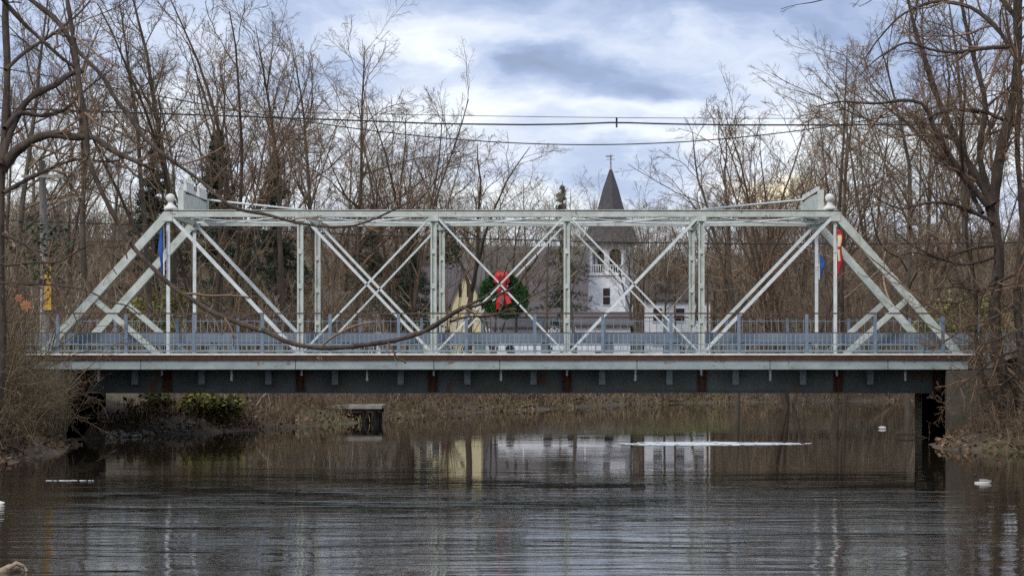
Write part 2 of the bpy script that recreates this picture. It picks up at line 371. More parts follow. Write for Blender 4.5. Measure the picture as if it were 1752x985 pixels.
def ground_z(x, y):
    x = np.asarray(x, float); y = np.asarray(y, float)
    d = river_dist(x, y) + vnoise(x, y, .35, 1) * .9 + vnoise(x, y, 1.1, 2) * .35
    z = np.where(d < 0, np.maximum(d * .5, -1.2), 0)
    bank = .55 * smooth(d / 1.6) + 1.7 * smooth((d - 1.0) / 9) + .45 * smooth((d - 8) / 14)
    z = z + np.where(d > 0, bank + vnoise(x, y, .5, 3) * .25 * smooth(d / 3), 0)
    # road embankments behind the abutments
    def emb(e):
        return np.maximum(z, (2.98) * smooth(e))
    el = smooth((-17.6 - x) / 3.5) * smooth((y - 74.3) / 1.0) * smooth((88 - y) / 4)
    er = smooth((x - 14.2) / 3.5) * smooth((y - 74.3) / 1.0) * smooth((88 - y) / 4)
    e = np.maximum(el, er)
    z = z * (1 - e) + 2.98 * e
    # wooded rise far behind
    r = smooth((y - 215) / 170) * (17 + 5 * vnoise(x, y, .012, 5) * 2)
    r = r * (1 - .35 * np.exp(-((x - 12) / 40.) ** 2)) + smooth((y - 420) / 600) * 14
    side = smooth((np.abs(x - 4) - 55) / 60) * 4 * smooth((y - 60) / 80)
    return z + r + side
def axis(*segs):
    out = [segs[0][0]]
    for a, b, st in segs:
        n = max(1, int(round((b - a) / st))); out += list(np.linspace(a, b, n + 1)[1:])
    return np.array(out)
gx = axis((-900, -120, 60), (-120, -40, 5), (-40, 45, .6), (45, 130, 5), (130, 900, 60))
gy = axis((-60, 20, 8), (20, 60, .9), (60, 145, .6), (145, 220, 2.5), (220, 420, 8), (420, 1500, 90))
GX, GY = np.meshgrid(gx, gy, indexing='ij')
GZ = ground_z(GX, GY)
idx = np.arange(GX.size).reshape(GX.shape)
mb = MB(); mb.add(np.stack([GX, GY, GZ], -1).reshape(-1, 3), np.stack([idx[:-1, :-1], idx[1:, :-1], idx[1:, 1:], idx[:-1, 1:]], -1).reshape(-1, 4), 0, True)
tag(mb.build('ground', GROUND), kind='structure')
mb = MB(); mb.add([(-60, -60, 0), (60, -60, 0), (60, 150, 0), (-60, 150, 0)], [(0, 1, 2, 3)])
tag(mb.build('river_water', WATER), kind='structure')
def gz(x, y): return float(ground_z(np.array([x]), np.array([y]))[0])
# roads on the two embankments
for xa, xb in ((-60, -18.75), (14.95, 60)):
    mb = MB(); xs = np.linspace(xa, xb, 20)
    v = []; f = []
    for i, x in enumerate(xs):
        for y in (76.3, 81.2): v.append((x, y, max(gz(x, y), gz(x, 78.7), 3.02) + .03))
    for i in range(len(xs) - 1): f.append((2 * i, 2 * i + 2, 2 * i + 3, 2 * i + 1))
    mb.add(v, f); tag(mb.build('road', ASPH), kind='structure')
mb = MB(); mb.add([(-60, 151, 3.0), (60, 151, 3.0), (60, 157, 3.02), (-60, 157, 3.02)], [(0, 1, 2, 3)])
tag(mb.build('village_street', ASPH), kind='structure')

# ------------------------------------------------------------------ bridge
YN, YF = 76.0, 81.5
KX = [(p - VX) / 47.5 for p in (62, 288, 514, 742, 970, 1200, 1429, 1650)]
ZT, ZB = 4.97, -0.10       # chord levels relative to H
BR = empty('truss_bridge', (0, 78.7, H), 'white painted iron through truss bridge with railings and dark girders crossing the river', 'bridge')
def part(name, mb, m, parent=None):
    """mesh given in world-like coords relative to z=H; shifted into the bridge's frame"""
    me = mb.mesh(name)
    if parent is None: parent = BR
    off = Vector((0, -78.7, 0)) if parent is BR else Vector((0, 0, 0))
    if parent is not BR: off = Vector((0, 0, 0))
    return link(name, me, m, parent, off)
def P(k, y, z): return Vector((KX[k], y, z))
def laced(mb, a, b, w, d, yside):
    """two channels tied by lattice bars: the flat faces lie across the truss plane"""
    a = Vector(a); b = Vector(b); ax = (b - a); L_ = ax.length; ax.normalize(); c = ax.cross(Vector((0, 1, 0)))
    t = w * .27
    for s in (-1, 1):
        mb.beam(a + c * s * (w / 2 - t / 2), b + c * s * (w / 2 - t / 2), t, d)
    mb.beam(a, b, w * .5, d * .35)
    n = max(2, int(L_ / 1.1))
    for i in range(n + 1):      # batten plates
        p = a + ax * (L_ * i / n)
        for sy in (-1, 1): mb.beam(p - ax * .09 + Vector((0, sy * (d / 2 + .006), 0)), p + ax * .09 + Vector((0, sy * (d / 2 + .006), 0)), w * .9, .01)
for Y in (YN, YF):
    mb = MB(); x0, x1 = KX[1] - .05, KX[6] + .05
    mb.box(x0, x1, Y - .16, Y + .16, ZT - .12, ZT + .09)
    mb.box(x0 - .04, x1 + .04, Y - .19, Y + .19, ZT + .115, ZT + .14)
    part('top_chord', mb, PAINT)
    mb = MB(); mb.box(x0 - .02, x1 + .02, Y - .175, Y + .175, ZT + .091, ZT + .114); part('chord_cover_plate', mb, RUST)
    for k in range(1, 7):    # pin plates along the chord
        mb = MB(); mb.box(KX[k] - .17, KX[k] + .17, Y - .172, Y + .172, ZT - .27, ZT + .06); part('gusset_plate', mb, PAINT)
    for ka, kb in ((0, 1), (7, 6)):
        mb = MB(); a = P(ka, Y, -.34); b = P(kb, Y, ZT)
        mb.beam(a, b, .255, .26); mb.beam(a + Vector((0, -.14, 0)), b + Vector((0, -.14, 0)), .29, .014); mb.beam(a + Vector((0, .14, 0)), b + Vector((0, .14, 0)), .29, .014); part('end_post', mb, PAINT)
        # short strut from the end post down to the foot of the hip hanger
        m_ = a.lerp(b, .43); mb = MB(); mb.beam(m_, P(kb, Y, ZB) + Vector((-.35 if kb == 1 else .35, 0, 0)), .19, .16); part('knee_strut', mb, PAINT)
        mb = MB(); mb.beam((KX[kb], Y, -.12), (KX[kb], Y, ZT), .12, .12); part('hip_hanger', mb, RODP)
    for k in (2, 3, 4, 5):
        mb = MB(); laced(mb, (KX[k], Y, -.12), (KX[k], Y, ZT - .1), .215, .20, Y); part('vertical_post', mb, PAINT)
        mb = MB(); mb.box(KX[k] - .24, KX[k] + .24, Y - .16, Y + .16, -.10, -.02); part('post_foot', mb, PAINT)
    def bars(ka, kb, w, name):   # from top at ka to bottom at kb, a pair side by side
        mb = MB()
        for sy in (-.13, .13):
            mb.beam(P(ka, Y + sy, ZT), P(kb, Y + sy, ZB), w, .03)
        part(name, mb, RODP)
    bars(1, 2, .11, 'diagonal_bar'); bars(6, 5, .11, 'diagonal_bar')
    bars(2, 3, .09, 'diagonal_bar'); bars(5, 4, .09, 'diagonal_bar')
    bars(3, 2, .05, 'counter_rod'); bars(4, 5, .05, 'counter_rod')
    bars(3, 4, .06, 'counter_rod'); bars(4, 3, .06, 'counter_rod')
    for k in (1, 6):
        mb = MB(); x = KX[k] + (.08 if k == 1 else -.2)
        mb.lathe([(.001, .14), (.24, .14), (.25, .20), (.21, .25), (.12, .33), (.09, .38), (.09, .42)], (x, Y, ZT), 14)
        rr = .165
        mb.lathe([(max(.001, rr * sin(a)), -rr * cos(a)) for a in np.linspace(.25, pi - .02, 12)], (x, Y, ZT + .57), 18)
        part('ball_finial', mb, CURB)
for k in range(1, 7):
    mb = MB(); mb.beam((KX[k], YN + .17, ZT - .02), (KX[k], YF - .17, ZT - .02), .12, .18, (0, 0, 1)); part('sway_strut', mb, PAINT)
for k in range(1, 6):
    mb = MB()
    for s, (ya, yb) in enumerate(((YN, YF), (YF, YN))):
        n = 8; zo = .05 * s
        pts = [Vector((KX[k] + (KX[k + 1] - KX[k]) * i / n, ya + (yb - ya) * i / n, ZT - .04 + zo - .10 * sin(pi * i / n))) for i in range(n + 1)]
        mb.tube(pts, .03, 6)
    part('lateral_rod', mb, RODP)
def portal(xp, kpanel, s, crowned=True):
    mb = MB()
    mb.box(xp - .05, xp + .05, YN + .25, YF - .2, 5.12, 5.55)
    mb.box(xp - .055, xp + .055, YN + .25, YN + .75, 5.55, 5.80)
    for i in range(12):     # shallow arch of the upper edge
        ya = YN + .75 + (YF - YN - .95) * i / 12; yb = YN + .75 + (YF - YN - .95) * (i + 1) / 12
        mb.box(xp - .05, xp + .05, ya, yb, 5.55, 5.74 + .06 * sin(pi * (i + .5) / 12))
    for ya in (YN + .02, YF - .2):
        mb.box(xp - .10, xp + .10, ya, ya + .22, 5.05, 5.84)
    sign = part('portal_sign', mb, PAINT)
    def sub(name, mb, m): return link(name, mb.mesh(name), m, sign)
    mb = MB(); mb.box(xp - .07, xp + .07, YN + .25, YF - .2, 5.805, 5.83); sub('rusty_edge', mb, RUST)
    for yc in (YN + 1.75, YF - 1.0):   # two crowned crests
        mb = MB()
        mb.box(xp - .06, xp + .06, yc - .85, yc + .85, 5.83, 6.02)
        if crowned: mb.box(xp - .06, xp + .06, yc - .62, yc + .62, 6.02, 6.20)
        for yy, hh in () if not crowned else ((-.74, .20), (-.37, .12), (0, .26), (.37, .12), (.74, .20)):
            zb_ = 6.02 if abs(yy) > .6 else 6.20
            mb.beam((xp, yc + yy, zb_ - .02), (xp, yc + yy, zb_ + hh), .09, .13)
            mb.lathe([(.001, -.06), (.055, -.03), (.06, 0), (.055, .03), (.001, .07)], (xp, yc + yy, zb_ + hh + .03), 8)
        sub('crest', mb, CURB)
    mb = MB(); mb.tube([(xp, YF - .3, 5.86), (KX[kpanel], YN + .1, ZT + .16)], .036, 8); part('portal_brace', mb, RODP)
portal(-13.6, 2, 1); portal(9.47, 5, -1, False)
# deck
YR = 74.4                                 # near railing
XL, XR = -18.55, 14.45
mb = MB(); mb.box(XL - .2, XR + .5, YR - .05, 83.1, -.16, -.09); part('deck', mb, ASPH)
mb = MB(); mb.box(XL - .2, XR + .6, YR - .14, YR + .12, -.115, -.045); part('walkway_edge', mb, CURB)
mb = MB(); mb.box(XL, XR, YR - .10, YR + .3, -.265, -.118); part('edge_angle', mb, RUST)
nseg = 7
fx = [XL] + [(p - VX) / 48.6 for p in (240, 505, 742, 855, 1090, 1318, 1520)] + [XR]
for a, b in zip(fx[:-1], fx[1:]):
    mb = MB(); mb.box(a + .012, b - .012, YR - .02, YR + .02, -.585, -.27); mb.box(a + .012, b - .012, YR - .10, YR + .02, -.61, -.587); part('fascia_channel', mb, FASC)
mb = MB(); mb.box(XL + .3, XR - .4, YR + .03, YR + .16, -.60, -.27); part('fascia_backing', mb, RUST)
for yg in (75.9, 78.0, 79.9, 82.0):
    mb = MB(); xa, xb = -17.35, 13.55
    mb.box(xa, xb, yg - .02, yg + .02, -1.44, -.20); mb.box(xa, xb, yg - .16, yg + .16, -1.475, -1.442)
    g = part('main_girder', mb, GIRD)
    if yg == 75.9:
        for px in (290, 516, 742, 970, 1200, 1432, 1600, 150):
            mb = MB(); x = (px - VX) / 47.4; mb.box(x - .16, x - .12, yg - .15, yg - .025, -1.44, -.2); mb.box(x + .12, x + .16, yg - .15, yg - .025, -1.44, -.2); mb.box(x - .12, x + .12, yg - .08, yg - .03, -1.43, -.2)
            link('stiffener', mb.mesh('stiffener'), RUST, g)
for k in range(15):       # floor beams
    x = KX[0] + (KX[7] - KX[0]) * k / 14
    if x < -17.2 or x > 13.4: continue
    mb = MB(); mb.box(x - .05, x + .05, 76.05, 82.9, -.75, -.165); part('floor_beam', mb, GIRD)
for px in (232, 346, 460, 574, 686, 800, 913, 1030, 1145, 1258, 1373, 1488):     # walkway brackets
    x = (px - VX) / 47.8; mb = MB(); mb.box(x - .11, x + .11, YR + .95, YR + 1.25, -1.16, -.5); part('bracket', mb, BRACK)
for px in (168, 277, 396, 516, 628, 742, 857, 970, 1087, 1200, 1318, 1432, 1549):  # drain pipes
    x = (px - VX) / 48.2; mb = MB(); l = .42 if px in (168, 396, 628, 857, 1087, 1318, 1549) else .24
    mb.tube([(x, YR + .5, -.58), (x, YR + .5, -.60 - l)], .045, 8); part('drain_pipe', mb, CURB)
# railings
def railing(y, xa, xb, posts, full, name='railing', parent=None, ox=0):
    mb = MB()
    mb.box(xa, xb, y - .03, y + .03, 1.335, 1.385); mb.box(xa, xb, y - .022, y + .022, .665, .70)
    r = part(name, mb, RAILB)
    mb = MB(); mb.box(xa, xb, y - .02, y + .02, .255, .29); mb.box(xa, xb, y - .03, y + .03, .015, .07); link('lower_rail', mb.mesh('lower_rail'), BALUS, r)
    for x in posts:
        mb = MB(); mb.box(x - .055, x + .055, y - .05, y + .05, -.10, 1.335); mb.box(x - .10, x + .10, y - .09, y + .09, -.098, -.04); link('rail_post', mb.mesh('rail_post'), STEELB, r)
    xs = [xa] + list(posts) + [xb]
    for a, b in zip(xs[:-1], xs[1:]):
        if b - a < .3: continue
        mb = MB(); n = max(1, int(round((b - a - .14) / (.30 if full else .165))))
        for i in range(1, n):
            x = a + .07 + (b - a - .14) * i / n
            mb.box(x - .011, x + .011, y - .011, y + .011, .07, 1.335 if full else .665)
        if full: mb.box(a + .06, b - .06, y - .015, y + .015, 1.2, 1.225)
        link('baluster_panel', mb.mesh('baluster_panel'), BALUS, r)
    return r
posts = [(p - VX) / 48.5 for p in (99, 216, 332, 449, 565, 682, 798, 915, 1031, 1148, 1264, 1380, 1497, 1613, 1673)]
railing(YR, XL - .3, XR + .5, posts, False)
railing(83.0, XL - .3, XR + .5, [x + .25 for x in posts], True)
for yg in (76.62, 80.95):
    mb = MB()
    # a long blue-grey guard rail with a shallow fold along its face
    prof = [(-.045, .33), (-.06, .345), (-.06, .50), (-.052, .51), (-.06, .52), (-.06, .675), (-.045, .69), (.02, .69), (.02, .33)]
    if yg > 80: prof = [(-a, b) for a, b in prof][::-1]
    mb.prismx([(yg + a, b) for a, b in prof], XL - .4, XR + .8)
    g = part('guard_rail', mb, GUARD)
    for p in posts:
        mb = MB(); x = p + .32; mb.box(x - .13, x + .13, yg + .025, yg + .22, -.09, .67); link('guard_post', mb.mesh('guard_post'), BRACK, g)
# right approach railing and left one: separate lengths past the bridge's ends
def approach(xa, xb, label):
    rt = empty('approach_railing', (xa, YR + .1, H), label, 'railing')
    def sub(name, mb, m, par=None): return link(name, mb.mesh(name), m, par or rt)
    L_ = xb - xa
    mb = MB(); mb.box(0, L_, -.03, .03, .64, .70); mb.box(0, L_, -.02, .02, .27, .31); mb.box(0, L_, -.03, .03, -.02, .04); sub('rails', mb, BALUS)
    n = int(L_ / 1.6)
    for i in range(n + 1):
        mb = MB(); x = .06 + (L_ - .12) * i / n; mb.box(x - .05, x + .05, -.06, .06, -.35, .72); sub('rail_post', mb, STEELB)
    for i in range(n):
        mb = MB(); a = .06 + (L_ - .12) * i / n; b = .06 + (L_ - .12) * (i + 1) / n
        q = 9
        for j in range(1, q):
            x = a + (b - a) * j / q; mb.box(x - .014, x + .014, -.014, .014, .04, .64)
        sub('baluster_panel', mb, BALUS)
approach(15.1, 21.6, 'low grey railing on the right bank beyond the end of the bridge')
approach(-25.5, -19.0, 'low grey railing on the left bank half hidden by brown vines')

# abutments
def abutment(xf, s, label):
    a = empty('abutment', (xf, 78.5, 0), label, 'abutment')
    def sub(name, mb, m): return link(name, mb.mesh(name), m, a)
    mb = MB()
    x0, x1 = (0, s * 3.2); xa, xb = min(x0, x1), max(x0, x1)
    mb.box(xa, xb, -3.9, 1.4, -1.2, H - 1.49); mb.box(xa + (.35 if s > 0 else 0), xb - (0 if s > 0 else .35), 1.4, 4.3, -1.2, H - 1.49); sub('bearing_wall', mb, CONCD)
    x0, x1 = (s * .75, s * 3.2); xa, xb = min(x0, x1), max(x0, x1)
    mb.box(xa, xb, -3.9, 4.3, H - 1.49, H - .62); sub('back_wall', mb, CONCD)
    return a, sub
a, sub = abutment(-17.4, -1, 'dark concrete abutment under the left end of the bridge')
mb = MB(); mb.box(-4.2, .02, -4.25, -3.92, -1.2, H - .64); sub('wing_wall', mb, CONC)
a, sub = abutment(13.7, 1, 'dark concrete abutment under the right end of the bridge with grey wing wall')
mb = MB(); mb.box(-.02, 2.6, -4.25, -3.92, -1.2, H - .64); sub('wing_wall', mb, CONC)
mb = MB(); mb.box(2.62, 6.5, -4.45, -3.8, -1.2, H - .2); sub('wing_wall', mb, CONC)
mb = MB(); mb.box(-.20, -.004, .95, 1.42, -1.2, H - 1.52); sub('corner_pilaster', mb, PILAS)

# ------------------------------------------------------------------ wreaths and flags on the bridge
def clumps(rng, C, nrm, size, n, spread):
    """n small triangles round each of the centres C"""
    m = len(C) * n
    c = np.repeat(C, n, 0) + rng.normal(0, spread, (m, 3))
    d = rng.normal(0, 1, (m, 3)); d /= np.linalg.norm(d, axis=1, keepdims=True)
    if nrm is not None: d = d + np.repeat(nrm, n, 0) * .8; d /= np.linalg.norm(d, axis=1, keepdims=True)
    e = np.cross(d, rng.normal(0, 1, (m, 3))); e /= np.linalg.norm(e, axis=1, keepdims=True) + 1e-9
    L_ = size * rng.uniform(.6, 1.3, (m, 1))
    v = np.stack([c - e * L_ * .14, c + e * L_ * .14, c + d * L_], 1)
    return v.reshape(-1, 3), np.arange(m * 3).reshape(-1, 3)
def wreath(x, y, z, seed, label, face):
    w = empty('wreath', (x, y, z), label, 'wreath', None)
    rng = np.random.RandomState(seed)
    mb = MB()
    th = np.linspace(0, 2 * pi, 41)
    mb.tube([(.62 * cos(t), 0, .60 * sin(t)) for t in th], .11, 8, caps=False)
    m = 2600; t = rng.uniform(0, 2 * pi, m); ph = rng.uniform(0, 2 * pi, m); rr = .16 * np.sqrt(rng.uniform(.2, 1, m)) * (1 + .18 * np.sin(t * 9 + seed))
    C = np.stack([(.62 + rr * np.cos(ph)) * np.cos(t), rr * np.sin(ph), (.60 + rr * np.cos(ph)) * np.sin(t)], 1)
    nr = np.stack([np.cos(ph) * np.cos(t), np.sin(ph), np.cos(ph) * np.sin(t)], 1)
    v, f = clumps(rng, C, nr, .12, 5, .02); mb.add(v, f)
    link('ring', mb.mesh('ring'), WREATHM, w)
    mb = MB(); yb = -.2 * face
    def ribbon(pts, wd, th_=.018):
        pts = [Vector(p) for p in pts]; n = len(pts); v = []
        for i, p in enumerate(pts):
            tg = (pts[min(i + 1, n - 1)] - pts[max(i - 1, 0)]).normalized(); c = tg.cross(Vector((0, 1, 0))).normalized() if abs(tg.y) < .95 else Vector((1, 0, 0))
            for s1 in (-1, 1):
                for s2 in (-1, 1): v.append(p + c * wd / 2 * s1 + Vector((0, th_ * s2, 0)))
        f = []
        for i in range(n - 1):
            a = 4 * i; b = a + 4; f += [(a, a + 2, b + 2, b), (a + 1, b + 1, b + 3, a + 3), (a, b, b + 1, a + 1), (a + 2, a + 3, b + 3, b + 2)]
        f += [(0, 1, 3, 2), (4 * n - 4, 4 * n - 2, 4 * n - 1, 4 * n - 3)]
        mb.add([tuple(q) for q in v], f)
    zc = .52
    for s in (-1, 1):   # drooping loops each side of the knot
        for q, (wd, rr_) in enumerate(((.26, .13), (.20, .19))):
            pts = [(s * (.02 + rr_ * sin(a)), yb - face * (.05 + .08 * q) * sin(a), zc + .02 + .15 * (1 - cos(a)) * (1 - .5 * q) - .10 * sin(a / 2) - .05 * q) for a in np.linspace(.1, 2.9, 9)]
            ribbon(pts, wd)
    for xx, yy, wd in ((-.11, .03, .14), (.02, .06, .15), (.13, .02, .12)):
        ribbon([(xx * .9, yb - yy * face, .80), (xx, yb - (yy + .05) * face, .66), (xx * .8, yb - yy * face, .50), (xx * 1.1, yb - (yy + .03) * face, .30), (xx * .8, yb - yy * face, .14)], wd)
    ribbon([(-.03, yb - .03 * face, zc - .2), (-.09, yb - .07 * face, .15), (-.06, yb - .04 * face, -.05), (-.12, yb - .08 * face, -.28), (-.13, yb - .05 * face, -.54)], .14)
    ribbon([(.05, yb - .02 * face, zc - .2), (.14, yb - .06 * face, .12), (.20, yb - .03 * face, -.06), (.27, yb - .07 * face, -.34)], .16)
    link('bow', mb.mesh('bow'), RED, w)
wreath(KX[0] * 0 - 2.04, YN + .30, H + 2.08, 3, 'round green wreath with long red bow on the near truss', 1)
wreath(-1.97, YF + .30, H + 2.10, 4, 'round green wreath on the far truss, mostly behind the red bowed one', -1)

def furled_flag(x, y, ztop, zbot, wid, m, label, s=1, seed=0, twist=1.0):
    rng = np.random.RandomState(seed)
    o = empty('flag', (x, y, H + zbot), label, 'flag')
    mb = MB(); n = 16; hgt = ztop - zbot; rings = []
    for i in range(n + 1):
        t = i / n; w = wid * (.25 + .75 * sin(pi * min(1, (1 - t) * 1.02) ** .7) ** .8) * (1 + .25 * sin(t * 11 + seed))
        row = []
        for j in range(10):
            a = 2 * pi * j / 10
            fold = 1 + .35 * sin(3 * a + t * 5) + .22 * sin(2 * a - t * 9 + seed)
            row.append((s * (.05 + w * .5) + w * .55 * cos(a) * fold, .045 * sin(a) * fold * 1.4, hgt * t))
        rings += row
    f = []
    for i in range(n):
        for j in range(10): f.append((i * 10 + j, i * 10 + (j + 1) % 10, (i + 1) * 10 + (j + 1) % 10, (i + 1) * 10 + j))
    mb.addfaces(rings, f + [tuple(range(9, -1, -1)), tuple(range(n * 10, n * 10 + 10))], 0, True)
    if isinstance(m, (list, tuple)):
        mb.m = [np.concatenate([np.array([1 if (5 <= (i // 10) <= 8 or 10 <= (i // 10) <= 13) and (i % 10) in (5, 6, 7) else 0 for i in range(n * 10)])]) if len(a) == n * 10 else a for a in mb.m]
    link('cloth', mb.mesh('cloth'), m, o)
    mb = MB(); mb.tube([(0, 0, -.05), (0, 0, hgt + .1)], .022, 8); mb.box(-.05 if s > 0 else .0, .0 if s > 0 else .05, -.02, .14, hgt * .5, hgt * .5 + .05); link('staff', mb.mesh('staff'), CURB, o)
FLAGR = mat('red_flag_cloth', (.50, .02, .03), (.36, .012, .03), 5, .8)
FLAGC = mat('cream_flag_cloth', (.75, .66, .42), None, 5, .8)
furled_flag(KX[1] - .12, YN - .20, 4.40, 2.80, .13, BLUEF, 'narrow furled blue flag hanging by the left end of the near truss', -1, 2)
furled_flag(KX[6] + .02, YN - .20, 4.40, 2.75, .16, [FLAGR, FLAGC], 'furled red flag with cream patches hanging by the right end of the near truss', 1, 5)
furled_flag(KX[6] + .08, YF - .20, 3.75, 2.85, .13, BLUEF, 'short furled blue flag hanging on the far truss at the right', 1, 8)

# ------------------------------------------------------------------ power lines and pole
def wire(pts, r, label, Y=96.0, extra=None):
    w = [at(px, py, Y) for px, py in pts]
    # smooth through the points
    xs = np.array([p.x for p in w]); zs = np.array([p.z for p in w])
    X = np.linspace(xs[0], xs[-1], 60); c = np.polyfit(xs, zs, 4) if extra is None else None
    Z = np.interp(X, xs, zs) if c is None else np.polyval(c, X)
    o0 = Vector((float(X[0]), Y, float(Z[0])))
    mb = MB(); mb.tube([(a - o0.x, 0, b - o0.z) for a, b in zip(X, Z)], r, 6)
    if extra:
        e = at(*extra, Y) - o0
        mb.tube([(e.x, 0, e.z - .22), (e.x, 0, e.z + .22)], .045, 6)
    o = mb.build('power_line', WIRE, None, o0); tag(o, label, 'power line')
wire([(-200, 178), (230, 193), (430, 200), (600, 206), (755, 212), (900, 213.5), (980, 212.5), (1055, 209.5), (1130, 212), (1250, 214), (1430, 214), (1752, 212), (1960, 209)], .038, 'thick black power cable with a splice above the church spire', 96, (1055, 210))
wire([(-200, 170), (400, 190), (785, 197), (1055, 202), (1360, 203), (1752, 199), (1960, 195)], .014, 'thin upper power wire just above the thick cable', 97)
wire([(-200, 90), (400, 190), (690, 226), (900, 246), (1040, 248), (1150, 245), (1280, 236), (1420, 214), (1752, 150), (1960, 100)], .026, 'sagging lower power cable below the thick spliced one', 95)
wire([(-200, 372), (300, 388), (520, 397), (800, 408), (1060, 414), (1300, 417), (1560, 417), (1752, 414), (1960, 412)], .03, 'low dark cable running behind the truss across the church belfry', 92)
def pole():
    Y = 85.5; b = at(76, 560, Y); g = gz(b.x, Y)
    o = empty('utility_pole', (b.x, Y, g), 'grey weathered utility pole among the trees left of the bridge', 'pole')
    top = H + (602 - 275) / F * Y - g
    mb = MB(); mb.tube([(0, 0, -.3), (.0, 0, top * .5), (-.1, 0, top)], [.20, .17, .13], 10); link('shaft', mb.mesh('shaft'), POLEM, o)
    mb = MB(); mb.box(-.9, .8, -.16, -.07, top - .7, top - .58); link('crossarm', mb.mesh('crossarm'), POLEM, o)
pole()
p = at(82, 490, 85.0)
o = empty('banner_sign', p, 'narrow yellow banner sign on the grey utility pole at left', 'sign')
mb = MB(); mb.box(-.13, .13, -.02, .02, -.95, .9); link('panel', mb.mesh('panel'), SIGNY, o)
mb = MB(); mb.box(-.25, .18, .02, .30, .88, .94); mb.box(-.25, .18, .02, .30, -1.0, -.94); link('bracket', mb.mesh('bracket'), GIRD, o)

# ------------------------------------------------------------------ trees
def grow(rng, P_, R_, c, t0, t1, ang, dang, lf, k, wig, trop, rf, rtip, lv=.25, tp=1.0):
    """c children on each of the parents P_ (m,k+1,3); returns the children as a batch"""
    m, kk, _ = P_.shape; seg = np.linalg.norm(P_[:, 1:] - P_[:, :-1], axis=2); Lp = seg.sum(1)
    j = (np.arange(c)[None, :] + rng.uniform(0, 1, (m, c))) / c
    t = t0 + (t1 - t0) * j
    x = t * (kk - 1); i = np.minimum(x.astype(int), kk - 2); fr = (x - i)[..., None]
    mi = np.arange(m)[:, None]
    p = P_[mi, i] * (1 - fr) + P_[mi, i + 1] * fr
    d = P_[mi, i + 1] - P_[mi, i]; d /= np.linalg.norm(d, axis=2, keepdims=True) + 1e-9
    r = R_[mi, i] * (1 - fr[..., 0]) + R_[mi, i + 1] * fr[..., 0]
    rv = rng.normal(0, 1, d.shape); pr = np.cross(d, rv); pr /= np.linalg.norm(pr, axis=2, keepdims=True) + 1e-9
    a = ang + rng.normal(0, dang, t.shape)
    cd = d * np.cos(a)[..., None] + pr * np.sin(a)[..., None]
    Lc = Lp[:, None] * lf * (1 - .62 * t ** tp) * (1 + rng.uniform(-lv, lv, t.shape))
    rc = np.minimum(r * rf, np.maximum(Lc * .028, rtip * 1.2)) * rng.uniform(.75, 1.0, t.shape)
    n = m * c
    p = p.reshape(n, 3); cd = cd.reshape(n, 3); Lc = Lc.reshape(n); rc = rc.reshape(n)
    out = np.empty((n, k + 1, 3)); out[:, 0] = p
    for q in range(k):
        cd = cd + rng.normal(0, wig, cd.shape); cd[:, 2] += trop; cd /= np.linalg.norm(cd, axis=1, keepdims=True)
        p = p + cd * (Lc / k)[:, None]; out[:, q + 1] = p
    s_ = np.linspace(0, 1, k + 1)[None, :]
    rr = rc[:, None] * (1 - s_) + np.minimum(rtip, rc)[:, None] * s_
    return out, rr
def stem(rng, L_, lean, k, wig, r0, r1, az=None, trop=.04, base=(0, 0, 0)):
    az = rng.uniform(0, 2 * pi) if az is None else az
    d = np.array([sin(lean) * cos(az), sin(lean) * sin(az), cos(lean)]); p = np.array(base, float); out = [p.copy()]
    for i in range(k):
        d = d + rng.normal(0, wig, 3); d[2] += trop; d /= np.linalg.norm(d)
        p = p + d * L_ / k; out.append(p.copy())
    s_ = np.linspace(0, 1, k + 1)
    return np.array(out), r0 * (1 - s_) ** .8 + r1 * s_
